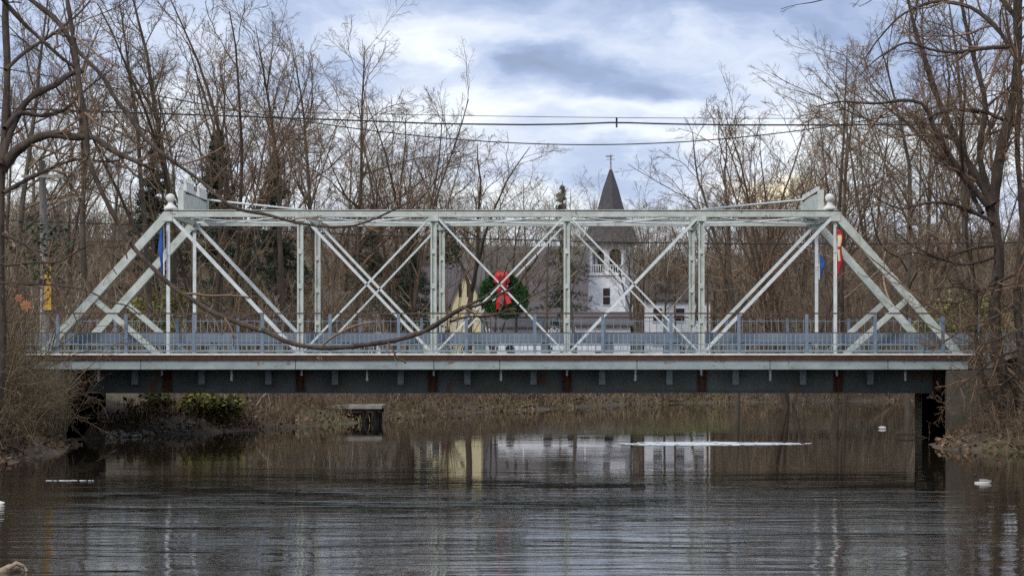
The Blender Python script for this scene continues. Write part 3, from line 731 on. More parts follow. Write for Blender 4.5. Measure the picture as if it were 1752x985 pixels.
def tree_meshes(seed, Ht, form='spread', rt=.006, dense=1.0, r0=None):
    """form: spread | vase | upright | slim; returns (trunk mesh, crown mesh) of a bare tree"""
    rng = np.random.RandomState(seed); r0 = r0 or Ht * .0095
    tr = MB(); cr = MB(); K0 = 12
    stems = []
    if form == 'vase':
        n = 5
        for i in range(n): stems.append(stem(rng, Ht * rng.uniform(.85, 1.0), rng.uniform(.10, .40), K0, .065, r0 * .6, .02, az=2 * pi * i / n + rng.uniform(-.4, .4), trop=.02, base=(rng.normal(0, r0 * .5), rng.normal(0, r0 * .5), 0)))
    elif form == 'twin':
        for i in range(2): stems.append(stem(rng, Ht * rng.uniform(.92, 1.0), .05, K0, .03, r0 * .75, .02, az=pi * i + .3, trop=.03, base=((-1) ** i * r0, 0, 0)))
    elif form == 'fork':
        a, ra = stem(rng, Ht * .35, .06, 5, .05, r0, r0 * .8); tr.tubes(a[None], ra[None], 8)
        for i in range(3): stems.append(stem(rng, Ht * rng.uniform(.58, .68), .25 + .12 * i, K0, .07, r0 * (.72 - .1 * i), .015, az=2.1 * i + rng.uniform(-.3, .3), trop=.05, base=a[-1]))
    else:
        stems.append(stem(rng, Ht, rng.uniform(.02, .09), K0, .05 if form != 'spread' else .065, r0, .015))
    S = np.array([a for a, _ in stems]); Sr = np.array([b for _, b in stems])
    Sr[:, 0] *= 1.25
    tr.tubes(S, Sr, 8)
    ns = len(S)
    c1 = int({'spread': 20, 'upright': 22, 'slim': 20, 'vase': 9, 'twin': 13, 'fork': 9}[form])
    t0 = {'spread': .24, 'upright': .35, 'slim': .45, 'vase': .25, 'twin': .34, 'fork': .12}[form]
    ang = {'spread': .95, 'upright': .62, 'slim': .7, 'vase': .62, 'twin': .75, 'fork': .75}[form]
    lf = {'spread': .52, 'upright': .42, 'slim': .24, 'vase': .44, 'twin': .40, 'fork': .60}[form]
    A, Ar = grow(rng, S, Sr, c1, t0, .99, ang, .15, lf, 8, .15, .05, .60, .012)
    cr.tubes(A, Ar, 5)
    B, Br = grow(rng, A, Ar, int(7 * dense), .2, .98, .72, .22, .50, 6, .13, .03, .62, .009)
    cr.tubes(B, Br, 4)
    C, Cr = grow(rng, B, Br, int(6 * dense), .15, .98, .70, .25, .52, 4, .14, .02, .65, rt * 1.1)
    cr.tubes(C, Cr, 3)
    D, Dr = grow(rng, C, Cr, int(5 * dense) if ns < 3 else int(4 * dense), .15, 1.0, .65, .25, .60, 2, .15, .02, .75, rt)
    cr.tubes(D, Dr * 1.0, 3)
    return tr.mesh('trunk'), cr.mesh('crown')
TV = {}
def variant(key):
    if key not in TV:
        seed, form, hh, rt, dense = key
        TV[key] = tree_meshes(seed, hh, form, rt, dense)
    return TV[key]
def plant(key, x, y, height, label, group=None, bark=None, twig=None, rz=0.0, cat='tree', name='bare_tree', z=None, wide=1.0):
    a, b = variant(key)
    zz = gz(x, y) if z is None else z
    o = empty(name, (x, y, zz - .15), label, cat, group, rz)
    s = height / key[2]; o.scale = (s * wide, s * wide, s)
    for nm, me, m in (('trunk', a, bark or BARK), ('crown', b, twig or TWIG)):
        c = bpy.data.objects.new(nm, me); COL.objects.link(c); c.parent = o
        if not me.materials: me.materials.append(None)
        c.material_slots[0].link = 'OBJECT'; c.material_slots[0].material = m
    return o
def plant_px(key, px, topy, Y, label, **kw):
    x = (px - VX) / F * Y; g = gz(x, Y); top = H + (VY - topy) / F * Y
    return plant(key, x, Y, top - g, label, z=g, **kw)
V_SP = (11, 'spread', 18., .010, 1.0); V_SP2 = (12, 'spread', 18., .010, 1.0); V_UP = (13, 'upright', 20., .010, 1.0); V_UP2 = (14, 'upright', 20., .010, 1.0)
V_VA = (15, 'vase', 18., .009, 1.0); V_FK = (16, 'fork', 15., .010, 1.0); V_FK2 = (17, 'fork', 15., .010, 1.0); V_SL = (18, 'slim', 20., .011, 1.0); V_TW = (19, 'twin', 20., .010, 1.0)
V_FK3 = (27, 'fork', 15., .010, 1.0); V_VA2 = (29, 'vase', 16., .009, 1.0)
# trees one can pick out, left to right
plant_px(V_SL, 262, -60, 98, 'tall straight grey trunk, left one of a pair above the left portal', name='bare_tree', rz=.4)
plant_px(V_SL, 297, -90, 101, 'tall straight grey trunk, right one of a pair above the left portal', rz=2.2)
plant_px(V_VA, 372, -40, 96, 'big many-stemmed vase-shaped bare tree above the left end of the bridge', bark=BARKR, twig=TWIGR, rz=.3, wide=1.15)
plant_px(V_UP, 492, 20, 105, 'upright bare tree right of the many-stemmed one over the left truss', bark=BARKR, twig=TWIGR, rz=1.0)
plant_px(V_SP, 608, 78, 118, 'spreading bare tree at the edge of the open sky behind the left truss', twig=TWIGR, rz=2.0)
plant_px(V_VA2, 690, 118, 112, 'reddish vase-shaped bare tree standing alone behind the third truss panel', bark=BARKR, twig=TWIGR, rz=2.5)
plant_px(V_FK, 800, 222, 125, 'low forked bare tree reaching right towards the church spire', bark=BARKR, twig=TWIGR, rz=.6, wide=1.35)
plant_px(V_FK2, 1262, 190, 128, 'open forked bare tree just right of the church spire', twig=TWIGR, rz=1.9, wide=1.2)
plant_px(V_VA2, 1348, 165, 122, 'crooked bare tree against the warm patch of sky left of the right portal', bark=BARKR, twig=TWIGR, rz=4.1)
plant_px(V_TW, 1438, 78, 112, 'twin-trunked tree with a rounded crown behind the right ball finial', bark=BARKR, twig=TWIGR, rz=.2)
plant_px(V_SP2, 1560, 30, 104, 'broad bare tree behind the right end post', rz=5.0)
plant_px(V_UP2, 1655, -60, 100, 'tall upright bare tree behind the big tree on the right bank', rz=3.0)
plant_px(V_SP, 30, -80, 92, 'wide bare tree behind the old leaning tree at the left edge', rz=3.6)
plant_px(V_UP, 150, -40, 95, 'upright bare tree between the utility pole and the left portal', rz=.9, twig=TWIGR)
plant_px(V_FK3, 430, 60, 118, 'forked bare tree behind the many-stemmed one on the left', rz=.9)
plant_px(V_UP2, 555, 60, 125, 'slender bare tree behind the second truss panel', rz=4.4, twig=TWIGR)
plant_px(V_FK3, 985, 300, 150, 'small pale bare tree just left of the church spire', rz=2.2, twig=TWIGG)
# the wood: many alike
rng = random.Random(5)
keys = [V_SP, V_SP2, V_UP, V_UP2, V_FK, V_FK2, V_FK3, V_SL, V_VA2]
def wood(n, pxa, pxb, Ya, Yb, topf, label, group, seed):
    rg = random.Random(seed)
    for i in range(n):
        px = pxa + (pxb - pxa) * (i + rg.uniform(.1, .9)) / n; Y = rg.uniform(Ya, Yb)
        x = (px - VX) / F * Y
        if river_dist(np.array([x]), np.array([Y]))[0] < 1.5: continue
        k = rg.choice(keys)
        plant_px(k, px, topf(px) + rg.uniform(-25, 45), Y, label, group=group, rz=rg.uniform(0, 6.28), twig=rg.choice([TWIG, TWIGR, TWIG, TWIGG]), bark=rg.choice([BARK, BARKR]), wide=rg.uniform(.8, 1.1))
wood(10, -120, 600, 108, 165, lambda p: 90 if p < 420 else 60 + (p - 420) * .9, 'bare tree in the wood behind the left half of the bridge', 'bare trees of the wood behind the left of the bridge', 1)
wood(12, 560, 960, 165, 230, lambda p: 240 + max(0, (p - 700)) * .35, 'bare tree behind the houses at the middle of the bridge', 'bare trees behind the houses at the middle', 2)
wood(20, 1075, 1420, 140, 230, lambda p: 330 - max(0, p - 1200) * .3, 'small bare tree far behind the right half of the truss', 'small bare trees right of the church', 3)
wood(15, 1380, 1880, 128, 190, lambda p: 170 - (p - 1400) * .25, 'bare tree in the wood behind the right end of the bridge', 'bare trees of the wood behind the right of the bridge', 4)
wood(30, 500, 1500, 250, 330, lambda p: 372 + 20 * sin(p / 60.), 'tiny bare tree on the skyline of the far wooded rise', 'bare trees on the skyline of the far rise', 6)

# trees drawn from limbs seen in the photograph: the limbs keep their own depth and thickness
def limb(rg, pts, Y0, dY, r0, r1, sub=10):
    """pts: (px,py) along the limb -> smooth 3D path with a depth of its own"""
    pts = np.array(pts, float); n = len(pts); s_ = np.r_[0, np.cumsum(np.hypot(*np.diff(pts, axis=0).T))]; s_ /= s_[-1]
    q = np.linspace(0, 1, max(sub, n * 3)); 
    def cr_(col):
        y = np.interp(q, s_, col); k_ = np.array([.25, .5, .25]); yy = np.r_[y[0], y, y[-1]]; z_ = np.convolve(yy, k_, 'valid'); z_[0] = y[0]; z_[-1] = y[-1]; return z_
    X_, Y_ = cr_(pts[:, 0]), cr_(pts[:, 1])
    dep = Y0 + dY * q + np.convolve(rg.normal(0, .25, len(q) + 6), np.ones(7) / 7, 'valid')
    out = np.stack([(X_ - VX) / F * dep, dep, H - (Y_ - VY) / F * dep], 1)
    return out, (r0 * (1 - q) + r1 * q) * (1 + np.clip(rg.normal(0, .10, len(q)), -.2, .3))
def resample(P_, R_, k):
    s_ = np.r_[0, np.cumsum(np.linalg.norm(np.diff(P_, axis=0), axis=1))]; q = np.linspace(0, s_[-1], k + 1)
    return np.stack([np.interp(q, s_, P_[:, i]) for i in range(3)], 1), np.interp(q, s_, R_)
def limb_tree(name, label, cat, base, trunk, limbs, seed, bark, twig, twigs=(9, 6, 5, 4), lf=(.42, .5, .55, .6), rt=.006, t0=.2, ang=.85, trop=.03):
    rg = np.random.RandomState(seed)
    o = empty(name, base, label, cat)
    off = np.array(base)
    mb = MB(); mb.tubes((trunk[0] - off)[None], trunk[1][None], 10); link('trunk', mb.mesh('trunk'), bark, o)
    LP = []; LR = []
    for P_, R_ in limbs:
        mb = MB(); mb.tubes((P_ - off)[None], R_[None], 8)
        link('limb', mb.mesh('limb'), bark, o)
        a, b = resample(P_, R_, 14); LP.append(a - off); LR.append(b)
    mb = MB(); A = np.array(LP); Ar = np.array(LR); sides = [4, 4, 3, 3, 3]; segs = [7, 5, 4, 2, 2]
    for i, (c, l_) in enumerate(zip(twigs, lf)):
        last = i == len(twigs) - 1
        A, Ar = grow(rg, A, Ar, c, t0 if i == 0 else .12, 1.0, ang if i == 0 else .7, .22, l_, segs[i], .12, trop, .6, rt if last else max(rt, .012 / (i + 1)), tp=1.0 if i else .6)
        mb.tubes(A, Ar, sides[i])
    link('twigs', mb.mesh('twigs'), twig, o)
    return o
rg = np.random.RandomState(77)
# old leaning tree at the left edge
YL = 61.0
tb = at(4, 700, YL); trunk = limb(rg, [(-14, 770), (-4, 680), (6, 600), (0, 450), (2, 300), (9, 200), (14, 110), (8, 40), (12, -60)], YL, .8, .14, .09)
limbs = [limb(rg, [(2, 290), (27, 258), (59, 237), (91, 228), (123, 235), (160, 233), (183, 251), (196, 260), (228, 274), (262, 290)], YL, -1.5, .17, .045),
         limb(rg, [(0, 283), (14, 232), (37, 182), (60, 160), (96, 146), (118, 126), (142, 122)], YL, 1.5, .13, .07),
         limb(rg, [(8, 220), (30, 190), (70, 200), (110, 190), (150, 150), (190, 120)], YL, 2.5, .08, .02),
         limb(rg, [(10, 120), (40, 90), (90, 60), (140, 20), (170, -20)], YL, 2, .07, .02),
         limb(rg, [(5, 330), (60, 300), (130, 270), (200, 280), (250, 240)], YL, 3, .07, .015),
         limb(rg, [(4, 400), (50, 420), (90, 470), (120, 520), (135, 560)], YL, -1.0, .06, .015)]
limb_tree('old_tree', 'old crooked tree at the left edge with thick arching bare limbs', 'tree', (tb.x, YL, gz(tb.x, YL)), trunk, limbs, 5, BARKD, TWIGR, twigs=(9, 6, 5, 4))
# overhanging tree whose trunk stands out of the picture on the left: long dead branches cross in front of the bridge
YO = 34.0
tb = Vector((-11.6, YO + 1, gz(-11.6, YO + 1)))
tP = np.array([tb + Vector((.1 * i, 0, i * 1.1 - .3)) for i in range(11)])
j1 = at(-320, 60, YO + 1); 
trunk = (tP, np.linspace(.24, .13, 11))
def pre(P_, R_, frm):
    """join a limb to the trunk outside the frame"""
    a = Vector(frm); b = Vector(P_[0]); mids = [tuple(a.lerp(b, t) + Vector((0, 0, .35 * sin(pi * t)))) for t in np.linspace(0, .9, 6)]
    return np.vstack([np.array(mids), P_]), np.r_[np.full(6, R_[0] * 1.15), R_]
Tz = lambda z: tuple(tP[int(max(0, min(10, z)))])
L1 = limb(rg, [(-40, -60), (9, 5), (46, 46), (68, 66), (96, 91), (119, 110), (142, 123)], YO, .6, .042, .024)
L2 = limb(rg, [(20, -40), (52, 0), (96, 32), (132, 87), (178, 132), (196, 169), (224, 201), (246, 237), (274, 260), (310, 286), (347, 312), (385, 347), (410, 360), (455, 366), (500, 380), (560, 389), (607, 387), (640, 375), (668, 362), (700, 345)], YO, -2.0, .046, .014)
L3 = limb(rg, [(105, -60), (120, 30), (130, 91), (137, 151), (146, 196), (151, 274), (172, 325), (190, 360), (211, 397), (232, 429), (264, 461), (296, 492), (327, 511), (364, 535), (401, 550), (459, 568), (491, 586), (537, 595), (583, 595), (637, 588), (674, 583), (720, 570), (747, 556), (770, 538), (793, 526)], YO - 1, -3.0, .036, .033)
L3a = limb(rg, [(793, 526), (810, 518), (829, 509), (842, 497), (854, 485), (864, 466), (869, 448), (878, 440)], YO - 4, -.2, .020, .006)
L3b = limb(rg, [(788, 528), (824, 521), (846, 508), (872, 495), (888, 485), (897, 468), (912, 452), (920, 438)], YO - 4, .3, .022, .012)
L3c = limb(rg, [(770, 550), (800, 541), (835, 541), (854, 537), (883, 524), (905, 509), (933, 494)], YO - 4, .2, .018, .008)
L4 = limb(rg, [(-60, 430), (10, 455), (60, 448), (100, 450), (140, 425), (165, 414), (184, 424), (188, 452), (200, 470)], YO, -1.0, .024, .008)
L5 = limb(rg, [(-60, 480), (20, 485), (90, 487), (130, 492), (160, 500), (190, 520), (215, 518), (240, 540)], YO, -.5, .022, .008)
L6 = limb(rg, [(440, 390), (480, 372), (510, 340), (560, 330), (600, 300)], YO - 1.6, .5, .012, .004)
lim = []
for Lq, zi in ((L1, 8), (L2, 9), (L3, 10)): lim.append(pre(*Lq, Tz(zi)))
lim += [L3a, L3b, L3c]
for Lq, zi in ((L4, 3.), (L5, 3.)): lim.append(pre(*Lq, Tz(zi)))
limb_tree('overhanging_tree', 'near tree at the left whose long thin bare branches droop across the truss and railing', 'tree', tuple(tb), trunk, lim, 9, BARKD, TWIGR, twigs=(9, 3, 2), lf=(.12, .45, .5), rt=.0035, t0=.3, ang=.9, trop=0)
# big tree at the right edge
YB = 70.0
tb = at(1738, 700, YB)
trunk = limb(rg, [(1738, 775), (1728, 690), (1706, 600), (1700, 520), (1712, 440), (1702, 385), (1690, 340)], YB, .3, .20, .17)
limbs = [limb(rg, [(1700, 350), (1670, 300), (1640, 250), (1600, 160), (1585, 110), (1562, 40), (1548, -30)], YB, 1.5, .15, .05),
         limb(rg, [(1700, 345), (1712, 250), (1735, 170), (1742, 80), (1745, -30)], YB, -1, .19, .10),
         limb(rg, [(1695, 340), (1672, 262), (1690, 180), (1660, 80), (1640, -20)], YB, 2, .13, .05),
         limb(rg, [(1690, 350), (1645, 300), (1600, 225), (1582, 175), (1540, 170), (1510, 178), (1470, 176), (1440, 172), (1400, 182)], YB, -2, .12, .018),
         limb(rg, [(1680, 365), (1640, 290), (1600, 262), (1560, 215), (1520, 188), (1480, 150)], YB, 2.5, .09, .02),
         limb(rg, [(1735, 215), (1690, 192), (1650, 186), (1612, 190), (1560, 215)], YB, -1.5, .08, .02),
         limb(rg, [(1735, 80), (1690, 82), (1640, 90), (1600, 88), (1550, 70), (1500, 100), (1470, 130)], YB, -1, .08, .015),
         limb(rg, [(1742, 100), (1700, 40), (1660, 10), (1600, 0), (1540, 25), (1500, 70), (1480, 100)], YB, 1, .09, .02),
         limb(rg, [(1745, 40), (1715, 0), (1680, -30)], YB, 1, .1, .05),
         limb(rg, [(1700, 380), (1640, 350), (1590, 345), (1540, 360), (1500, 340)], YB, -1, .08, .02),
         limb(rg, [(1700, 440), (1650, 455), (1600, 440), (1560, 420), (1530, 395)], YB, -2, .07, .015),
         limb(rg, [(1705, 470), (1680, 500), (1640, 490), (1590, 495)], YB, -1.5, .05, .012),
         limb(rg, [(1742, 775), (1750, 640), (1738, 500), (1752, 380), (1738, 250), (1748, 150), (1735, 40), (1740, -40)], YB, -.5, .15, .07),
         limb(rg, [(1734, 775), (1700, 700), (1668, 600), (1672, 500), (1650, 400), (1662, 300), (1640, 200)], YB, 1.2, .10, .03),
         limb(rg, [(1700, 420), (1660, 425), (1610, 445), (1570, 430), (1520, 440)], YB, -1.5, .06, .012),
         limb(rg, [(1735, 470), (1690, 490), (1640, 520), (1600, 515), (1560, 530)], YB, -2, .05, .01),
         limb(rg, [(1735, 520), (1700, 545), (1650, 560), (1610, 590), (1580, 600)], YB - .5, -2, .05, .01),
         limb(rg, [(1738, 600), (1705, 610), (1670, 640), (1640, 660), (1615, 700)], YB - .5, -1, .05, .01),
         limb(rg, [(1738, 640), (1710, 660), (1690, 700), (1670, 740)], YB - .5, -1, .04, .01),
         limb(rg, [(1752, 560), (1720, 575), (1680, 590), (1640, 600)], YB - 1, -1.5, .04, .01)]
limb_tree('big_tree', 'big dark many-limbed bare tree arching in from the right edge', 'tree', (tb.x, YB, gz(tb.x, YB)), trunk, limbs, 21, BARKD, TWIGR, twigs=(12, 7, 5, 4), lf=(.50, .50, .52, .6), rt=.0055, t0=.1, ang=.8)
# bough tips of a near tree above the frame at the upper right: trunk out of the picture
tb = Vector((13.5, 37.0, -.2))
tP = np.array([tb + Vector((-.08 * i, 0, i * 1.15)) for i in range(12)])
l_a = limb(rg, [(1560, -40), (1490, -25), (1435, -8), (1390, 5), (1360, 8), (1336, 16)], 36, -.5, .02, .005)
l_b = limb(rg, [(1520, -30), (1490, 2), (1470, 12)], 36, -.2, .015, .004)
lims = [pre(*l_a, tuple(tP[10])), pre(*l_b, tuple(tP[10]))]
limb_tree('riverside_tree', 'near bough tips dangling into the top of the sky at the upper right', 'tree', tuple(tb), (tP, np.linspace(.2, .1, 12)), lims, 31, BARK, TWIG, twigs=(10, 3, 2), lf=(.10, .4, .5), rt=.0035, t0=.4, trop=-.02)

# conifers
def conifer(x, y, ht, rad, label, seed, droop=.25, dens=1.0, m=NEEDLE, z=None):
    rg = np.random.RandomState(seed)
    o = empty('conifer', (x, y, (gz(x, y) if z is None else z) - .1), label, 'tree')
    tr = MB(); tr.tube([(0, 0, 0), (0.05, 0, ht * .5), (0, 0, ht)], [ht * .014, ht * .009, .02], 8); link('trunk', tr.mesh('trunk'), BARK, o)
    n = int(150 * dens); t = rg.uniform(.12, .985, n); az = rg.uniform(0, 2 * pi, n); L_ = rad * (1 - t) ** .95 * rg.uniform(.55, 1.1, n) + .05
    k = 7; s_ = np.linspace(0, 1, k)
    P_ = np.stack([L_[:, None] * s_ * np.cos(az)[:, None], L_[:, None] * s_ * np.sin(az)[:, None], (t * ht)[:, None] + L_[:, None] * (.15 * s_ - droop * s_ ** 2)], 2)
    mb = MB(); mb.tubes(P_, np.linspace(.03, .008, k)[None].repeat(n, 0), 3)
    C = P_[:, 1:].reshape(-1, 3); tt = np.repeat(np.repeat(t, k - 1), 3)[:, None]; C = np.repeat(C, 3, 0) + rg.normal(0, 1, (len(C) * 3, 3)) * (.03 + .14 * (1 - tt))
    v, f = clumps(rg, C, None, .26, 6, .06); mb.add(v, f)
    link('crown', mb.mesh('crown'), m, o)
def conifer_px(px, topy, Y, rad, label, seed, **kw):
    x = (px - VX) / F * Y; g = gz(x, Y); conifer(x, Y, H + (VY - topy) / F * Y - g, rad, label, seed, z=g, **kw)
conifer_px(962, 308, 215, 5.2, 'small dark spruce poking above the chord left of the church spire', 3, dens=.8)
conifer_px(372, 215, 116, 4.6, 'dark pine behind the many-stemmed tree above the left portal', 4, dens=1.0)
conifer_px(470, 262, 124, 4.6, 'dark pine right of the left portal, lower than its neighbour', 5, dens=.9)
conifer_px(262, 250, 122, 4.2, 'dark pine tucked behind the pair of straight trunks', 6, dens=.8)
conifer_px(640, 345, 150, 4.0, 'dark evergreen low behind the third truss panel', 8, dens=.7)
conifer_px(705, 372, 150, 4.0, 'dark evergreen left of the small yellow house', 9, dens=.7)

# ------------------------------------------------------------------ thickets, weeds and shrubs (nobody could count their stems)
def brush_mesh(rg, centres, hts, stems, k, spread, lean, droop, tw, rs=.012, rt=.006, base_r=.35, twl=.35, wig=.20):
    mb = MB(); P_ = []; Rr = []
    for (x, y, z), h_ in zip(centres, hts):
        n = stems
        az = rg.uniform(0, 2 * pi, n); ln = np.abs(rg.normal(0, lean, n)); L_ = h_ * rg.uniform(.5, 1.1, n)
        d = np.stack([np.sin(ln) * np.cos(az), np.sin(ln) * np.sin(az), np.cos(ln)], 1)
        p = np.stack([x + rg.normal(0, base_r, n), y + rg.normal(0, base_r, n), np.full(n, z - .05)], 1)
        out = [p]
        for q in range(k):
            d = d + rg.normal(0, wig, d.shape); d[:, 2] -= droop * (q / k) ** 1.5; d /= np.linalg.norm(d, axis=1, keepdims=True)
            p = p + d * (L_ / k)[:, None]; out.append(p)
        P_.append(np.stack(out, 1))
        Rr.append(np.linspace(1, .4, k + 1)[None] * (rs * rg.uniform(.6, 1.5, n))[:, None])
    P_ = np.concatenate(P_); Rr = np.concatenate(Rr)
    mb.tubes(P_, Rr, 3)
    if tw:
        A, Ar = grow(rg, P_, Rr, tw, .15, 1.0, .7, .3, twl, 3, .15, .02, .7, rt); mb.tubes(A, Ar, 3)
        if tw > 4:
            B, Br = grow(rg, A, Ar, 3, .2, 1.0, .7, .3, .5, 2, .15, .0, .8, rt); mb.tubes(B, Br, 3)
    return mb, P_
def scatter(rg, n, xa, xb, ya, yb, dmin=.2, dmax=999, clear=True):
    out = []
    while len(out) < n:
        m = n * 4
        x = rg.uniform(xa, xb, m); y = rg.uniform(ya, yb, m); d = river_dist(x, y)
        ok = (d > dmin) & (d < dmax)
        if clear: ok &= ~((y > 73.9) & (y < 83.6) & ((x < -17.2) | (x > 13.6)))
        x = x[ok]; y = y[ok]; z = ground_z(x, y)
        out += list(zip(x, y, z))
        if len(x) == 0: break
    return out[:n]
rgb = np.random.RandomState(123)
def thicket(name, label_kind, cs, hts, m, **kw):
    mb, P_ = brush_mesh(rgb, cs, hts, **kw)
    o = mb.build(name, m); tag(o, kind='stuff'); tag(o, label_kind, 'brush'); return o
# far wood seen as one mass, behind everything
NFW = 1500; xs_ = rgb.uniform(-125, 115, NFW); ys_ = rgb.uniform(262, 365, NFW)
thicket('far_wood', 'brown mass of leafless far-off wood behind the village', [(x, y, z) for x, y, z in zip(xs_, ys_, ground_z(xs_, ys_))], rgb.uniform(6, 10, NFW), TWIG, stems=5, k=5, spread=0, lean=.28, droop=.0, tw=12, rs=.07, rt=.022, base_r=2.2, twl=.38)
cs = scatter(rgb, 420, 12, 62, 90, 165, 1.0)
thicket('thicket', 'tall leafless thicket behind the right half of the bridge', cs, rgb.uniform(4.0, 7.5, len(cs)), TWIG, stems=7, k=5, spread=0, lean=.3, droop=.02, tw=10, rs=.03, rt=.010, base_r=.9, twl=.35)
cs = scatter(rgb, 170, 12, 60, 88, 150, 1.0)
thicket('pale_thicket', 'pale grey dead stems among the thicket behind the right half of the bridge', cs, rgb.uniform(3.0, 6.0, len(cs)), TWIGG, stems=5, k=5, spread=0, lean=.4, droop=.05, tw=8, rs=.028, rt=.010, base_r=.9, twl=.35)
cs = scatter(rgb, 150, -60, -10, 86, 150, 1.0)
thicket('pale_thicket', 'pale grey dead stems among the thicket behind the left half of the bridge', cs, rgb.uniform(3.0, 6.0, len(cs)), TWIGG, stems=5, k=5, spread=0, lean=.4, droop=.05, tw=8, rs=.028, rt=.010, base_r=.9, twl=.35)
cs = scatter(rgb, 330, -60, -12, 88, 150, 1.0)
thicket('thicket', 'tall leafless thicket behind the left half of the bridge', cs, rgb.uniform(3.5, 7.5, len(cs)), BRUSH, stems=7, k=5, spread=0, lean=.3, droop=.02, tw=10, rs=.03, rt=.010, base_r=.9, twl=.35)
cs = [c for c in scatter(rgb, 700, -18, 40, 76, 142, .1, 5.0) if not (c[0] < -13.0 and c[1] < 86)]
thicket('bank_brush', 'tangled brown brush along the far bank of the river', cs, rgb.uniform(.5, 1.5, len(cs)), BRUSH, stems=10, k=4, spread=0, lean=.5, droop=.1, tw=7, rs=.010, rt=.006, base_r=.35)
cs = [c for c in scatter(rgb, 1000, -18, 40, 76, 142, .0, 3.8) if not (c[0] < -13.2 and c[1] < 82 and c[2] < .4)]
thicket('dead_weeds', 'tan dead weeds along the edge of the far bank', cs, rgb.uniform(.25, .8, len(cs)), REED, stems=12, k=3, spread=0, lean=.45, droop=.2, tw=0, rs=.012, base_r=.3)
# vines over the left bank, this side of the bridge
cs = [c for c in scatter(rgb, 380, -22, -15.6, 60.5, 73.2, .15) if c[0] < -16.8 - max(0, c[1] - 65) * .13]
thicket('vine_thicket', 'tall curtain of brown vines and weeds over the left bank in front of the bridge', cs, rgb.uniform(1.6, 3.7, len(cs)) * np.clip(.55 + (-15.6 - np.array([c[0] for c in cs])) * .28, .55, 1.25), VINE, stems=18, k=7, spread=0, lean=.14, droop=.5, tw=9, rs=.010, rt=.006, base_r=.6, twl=.22, wig=.26)
cs = scatter(rgb, 70, -26, -17.0, 62, 70, .0)
thicket('vine_thicket', 'high tangle of brown vine stems climbing the trees at the left edge', cs, rgb.uniform(4.5, 8.5, len(cs)), BRUSH, stems=10, k=7, spread=0, lean=.12, droop=.2, tw=9, rs=.015, rt=.007, base_r=.5, twl=.25)
# right bank
cs = scatter(rgb, 110, 13.9, 23, 66.5, 73.6, .3)
thicket('bank_brush', 'low brown brush on the right bank before the abutment wall', cs, rgb.uniform(.5, 1.25, len(cs)), BRUSH, stems=14, k=5, spread=0, lean=.45, droop=.2, tw=7, rs=.011, rt=.006, base_r=.4)
cs = scatter(rgb, 45, 14.8, 19, 71.5, 73.9, .2)
thicket('wall_brush', 'dense brown brush leaning against the grey wing wall at the right', cs, rgb.uniform(1.3, 2.7, len(cs)), BRUSH, stems=12, k=6, spread=0, lean=.14, droop=.1, tw=9, rs=.010, rt=.006, base_r=.35, twl=.22)
cs = scatter(rgb, 170, 15.2, 24, 65.5, 73.8, .2)
thicket('thicket', 'tangled leafless thicket over the right bank in front of the railing', cs, rgb.uniform(1.2, 1.9, len(cs)) * (1 + 2.2 * smooth((np.array([c[0] for c in cs]) - 15.2) / 3)), BRUSH, stems=9, k=6, spread=0, lean=.20, droop=.05, tw=10, rs=.013, rt=.007, base_r=.5, twl=.3)
# fallen leaves on both near banks
def leaves(name, label, pts, size, m, seed, n=1):
    rg = np.random.RandomState(seed); C = np.array(pts, float); 
    mm = len(C); d = rg.normal(0, 1, (mm, 3)); d[:, 2] *= .5; d /= np.linalg.norm(d, axis=1, keepdims=True); e = np.cross(d, rg.normal(0, 1, (mm, 3))); e /= np.linalg.norm(e, axis=1, keepdims=True)
    s_ = size * rg.uniform(.5, 1.3, (mm, 1))
    v = np.stack([C - d * s_, C - e * s_ * .6, C + d * s_, C + e * s_ * .6], 1).reshape(-1, 3)
    mb = MB(); mb.add(v, np.arange(mm * 4).reshape(-1, 4)); return mb
pts = [(x, y, z + rgb.uniform(.0, .18)) for x, y, z in scatter(rgb, 2200, 12.5, 22, 66, 74, .0)] + [(x, y, z + rgb.uniform(0, .15)) for x, y, z in scatter(rgb, 4000, -24, -15, 56, 74, .0)]
tag(leaves('leaf_litter', '', pts, .09, DRYLEAF, 4).build('leaf_litter', DRYLEAF), 'fallen brown leaves on the near banks', 'leaves', kind='stuff')
pts = [(x, y, z + .02 + rgb.uniform(0, .25)) for x, y, z in scatter(rgb, 9000, -18, 38, 76, 142, -.1, 4)]
tag(leaves('leaf_litter', '', pts, .11, DRYLEAF, 5).build('leaf_litter', DRYLEAF), 'fallen brown leaves along the far bank', 'leaves', kind='stuff')
# leafy shrubs
def leafy(px, py, Y, w_, h_, m, label, seed, n=2600, size=.09, name='leafy_shrub'):
    c = at(px, py, Y); g = gz(c.x, Y)
    o = empty(name, (c.x, Y, g), label, 'shrub'); rg = np.random.RandomState(seed); zc = c.z - g
    st = MB()
    P_, Rr = [], []
    for i in range(14):
        a, r_ = stem(rg, max(zc + h_ * .3, .5), rg.uniform(.1, .5), 5, .08, .03, .008); P_.append(a); Rr.append(r_)
    st.tubes(np.array(P_), np.array(Rr), 4); link('stems', st.mesh('stems'), BRUSH, o)
    k = 26; cl = rg.normal(0, 1, (k, 3)); cl /= np.linalg.norm(cl, axis=1, keepdims=True); cl *= rg.uniform(.3, 1, (k, 1)) ** .5 * np.array([w_ / 2, w_ / 2.2, h_ / 2]); cl[:, 2] += zc
    C = cl[rg.randint(0, k, n)] + rg.normal(0, 1, (n, 3)) * np.array([w_, w_, h_]) * .11
    C[:, 2] = np.maximum(C[:, 2], .05)
    mb = leaves('', '', C, size, m, seed); link('foliage', mb.mesh('foliage'), m, o)
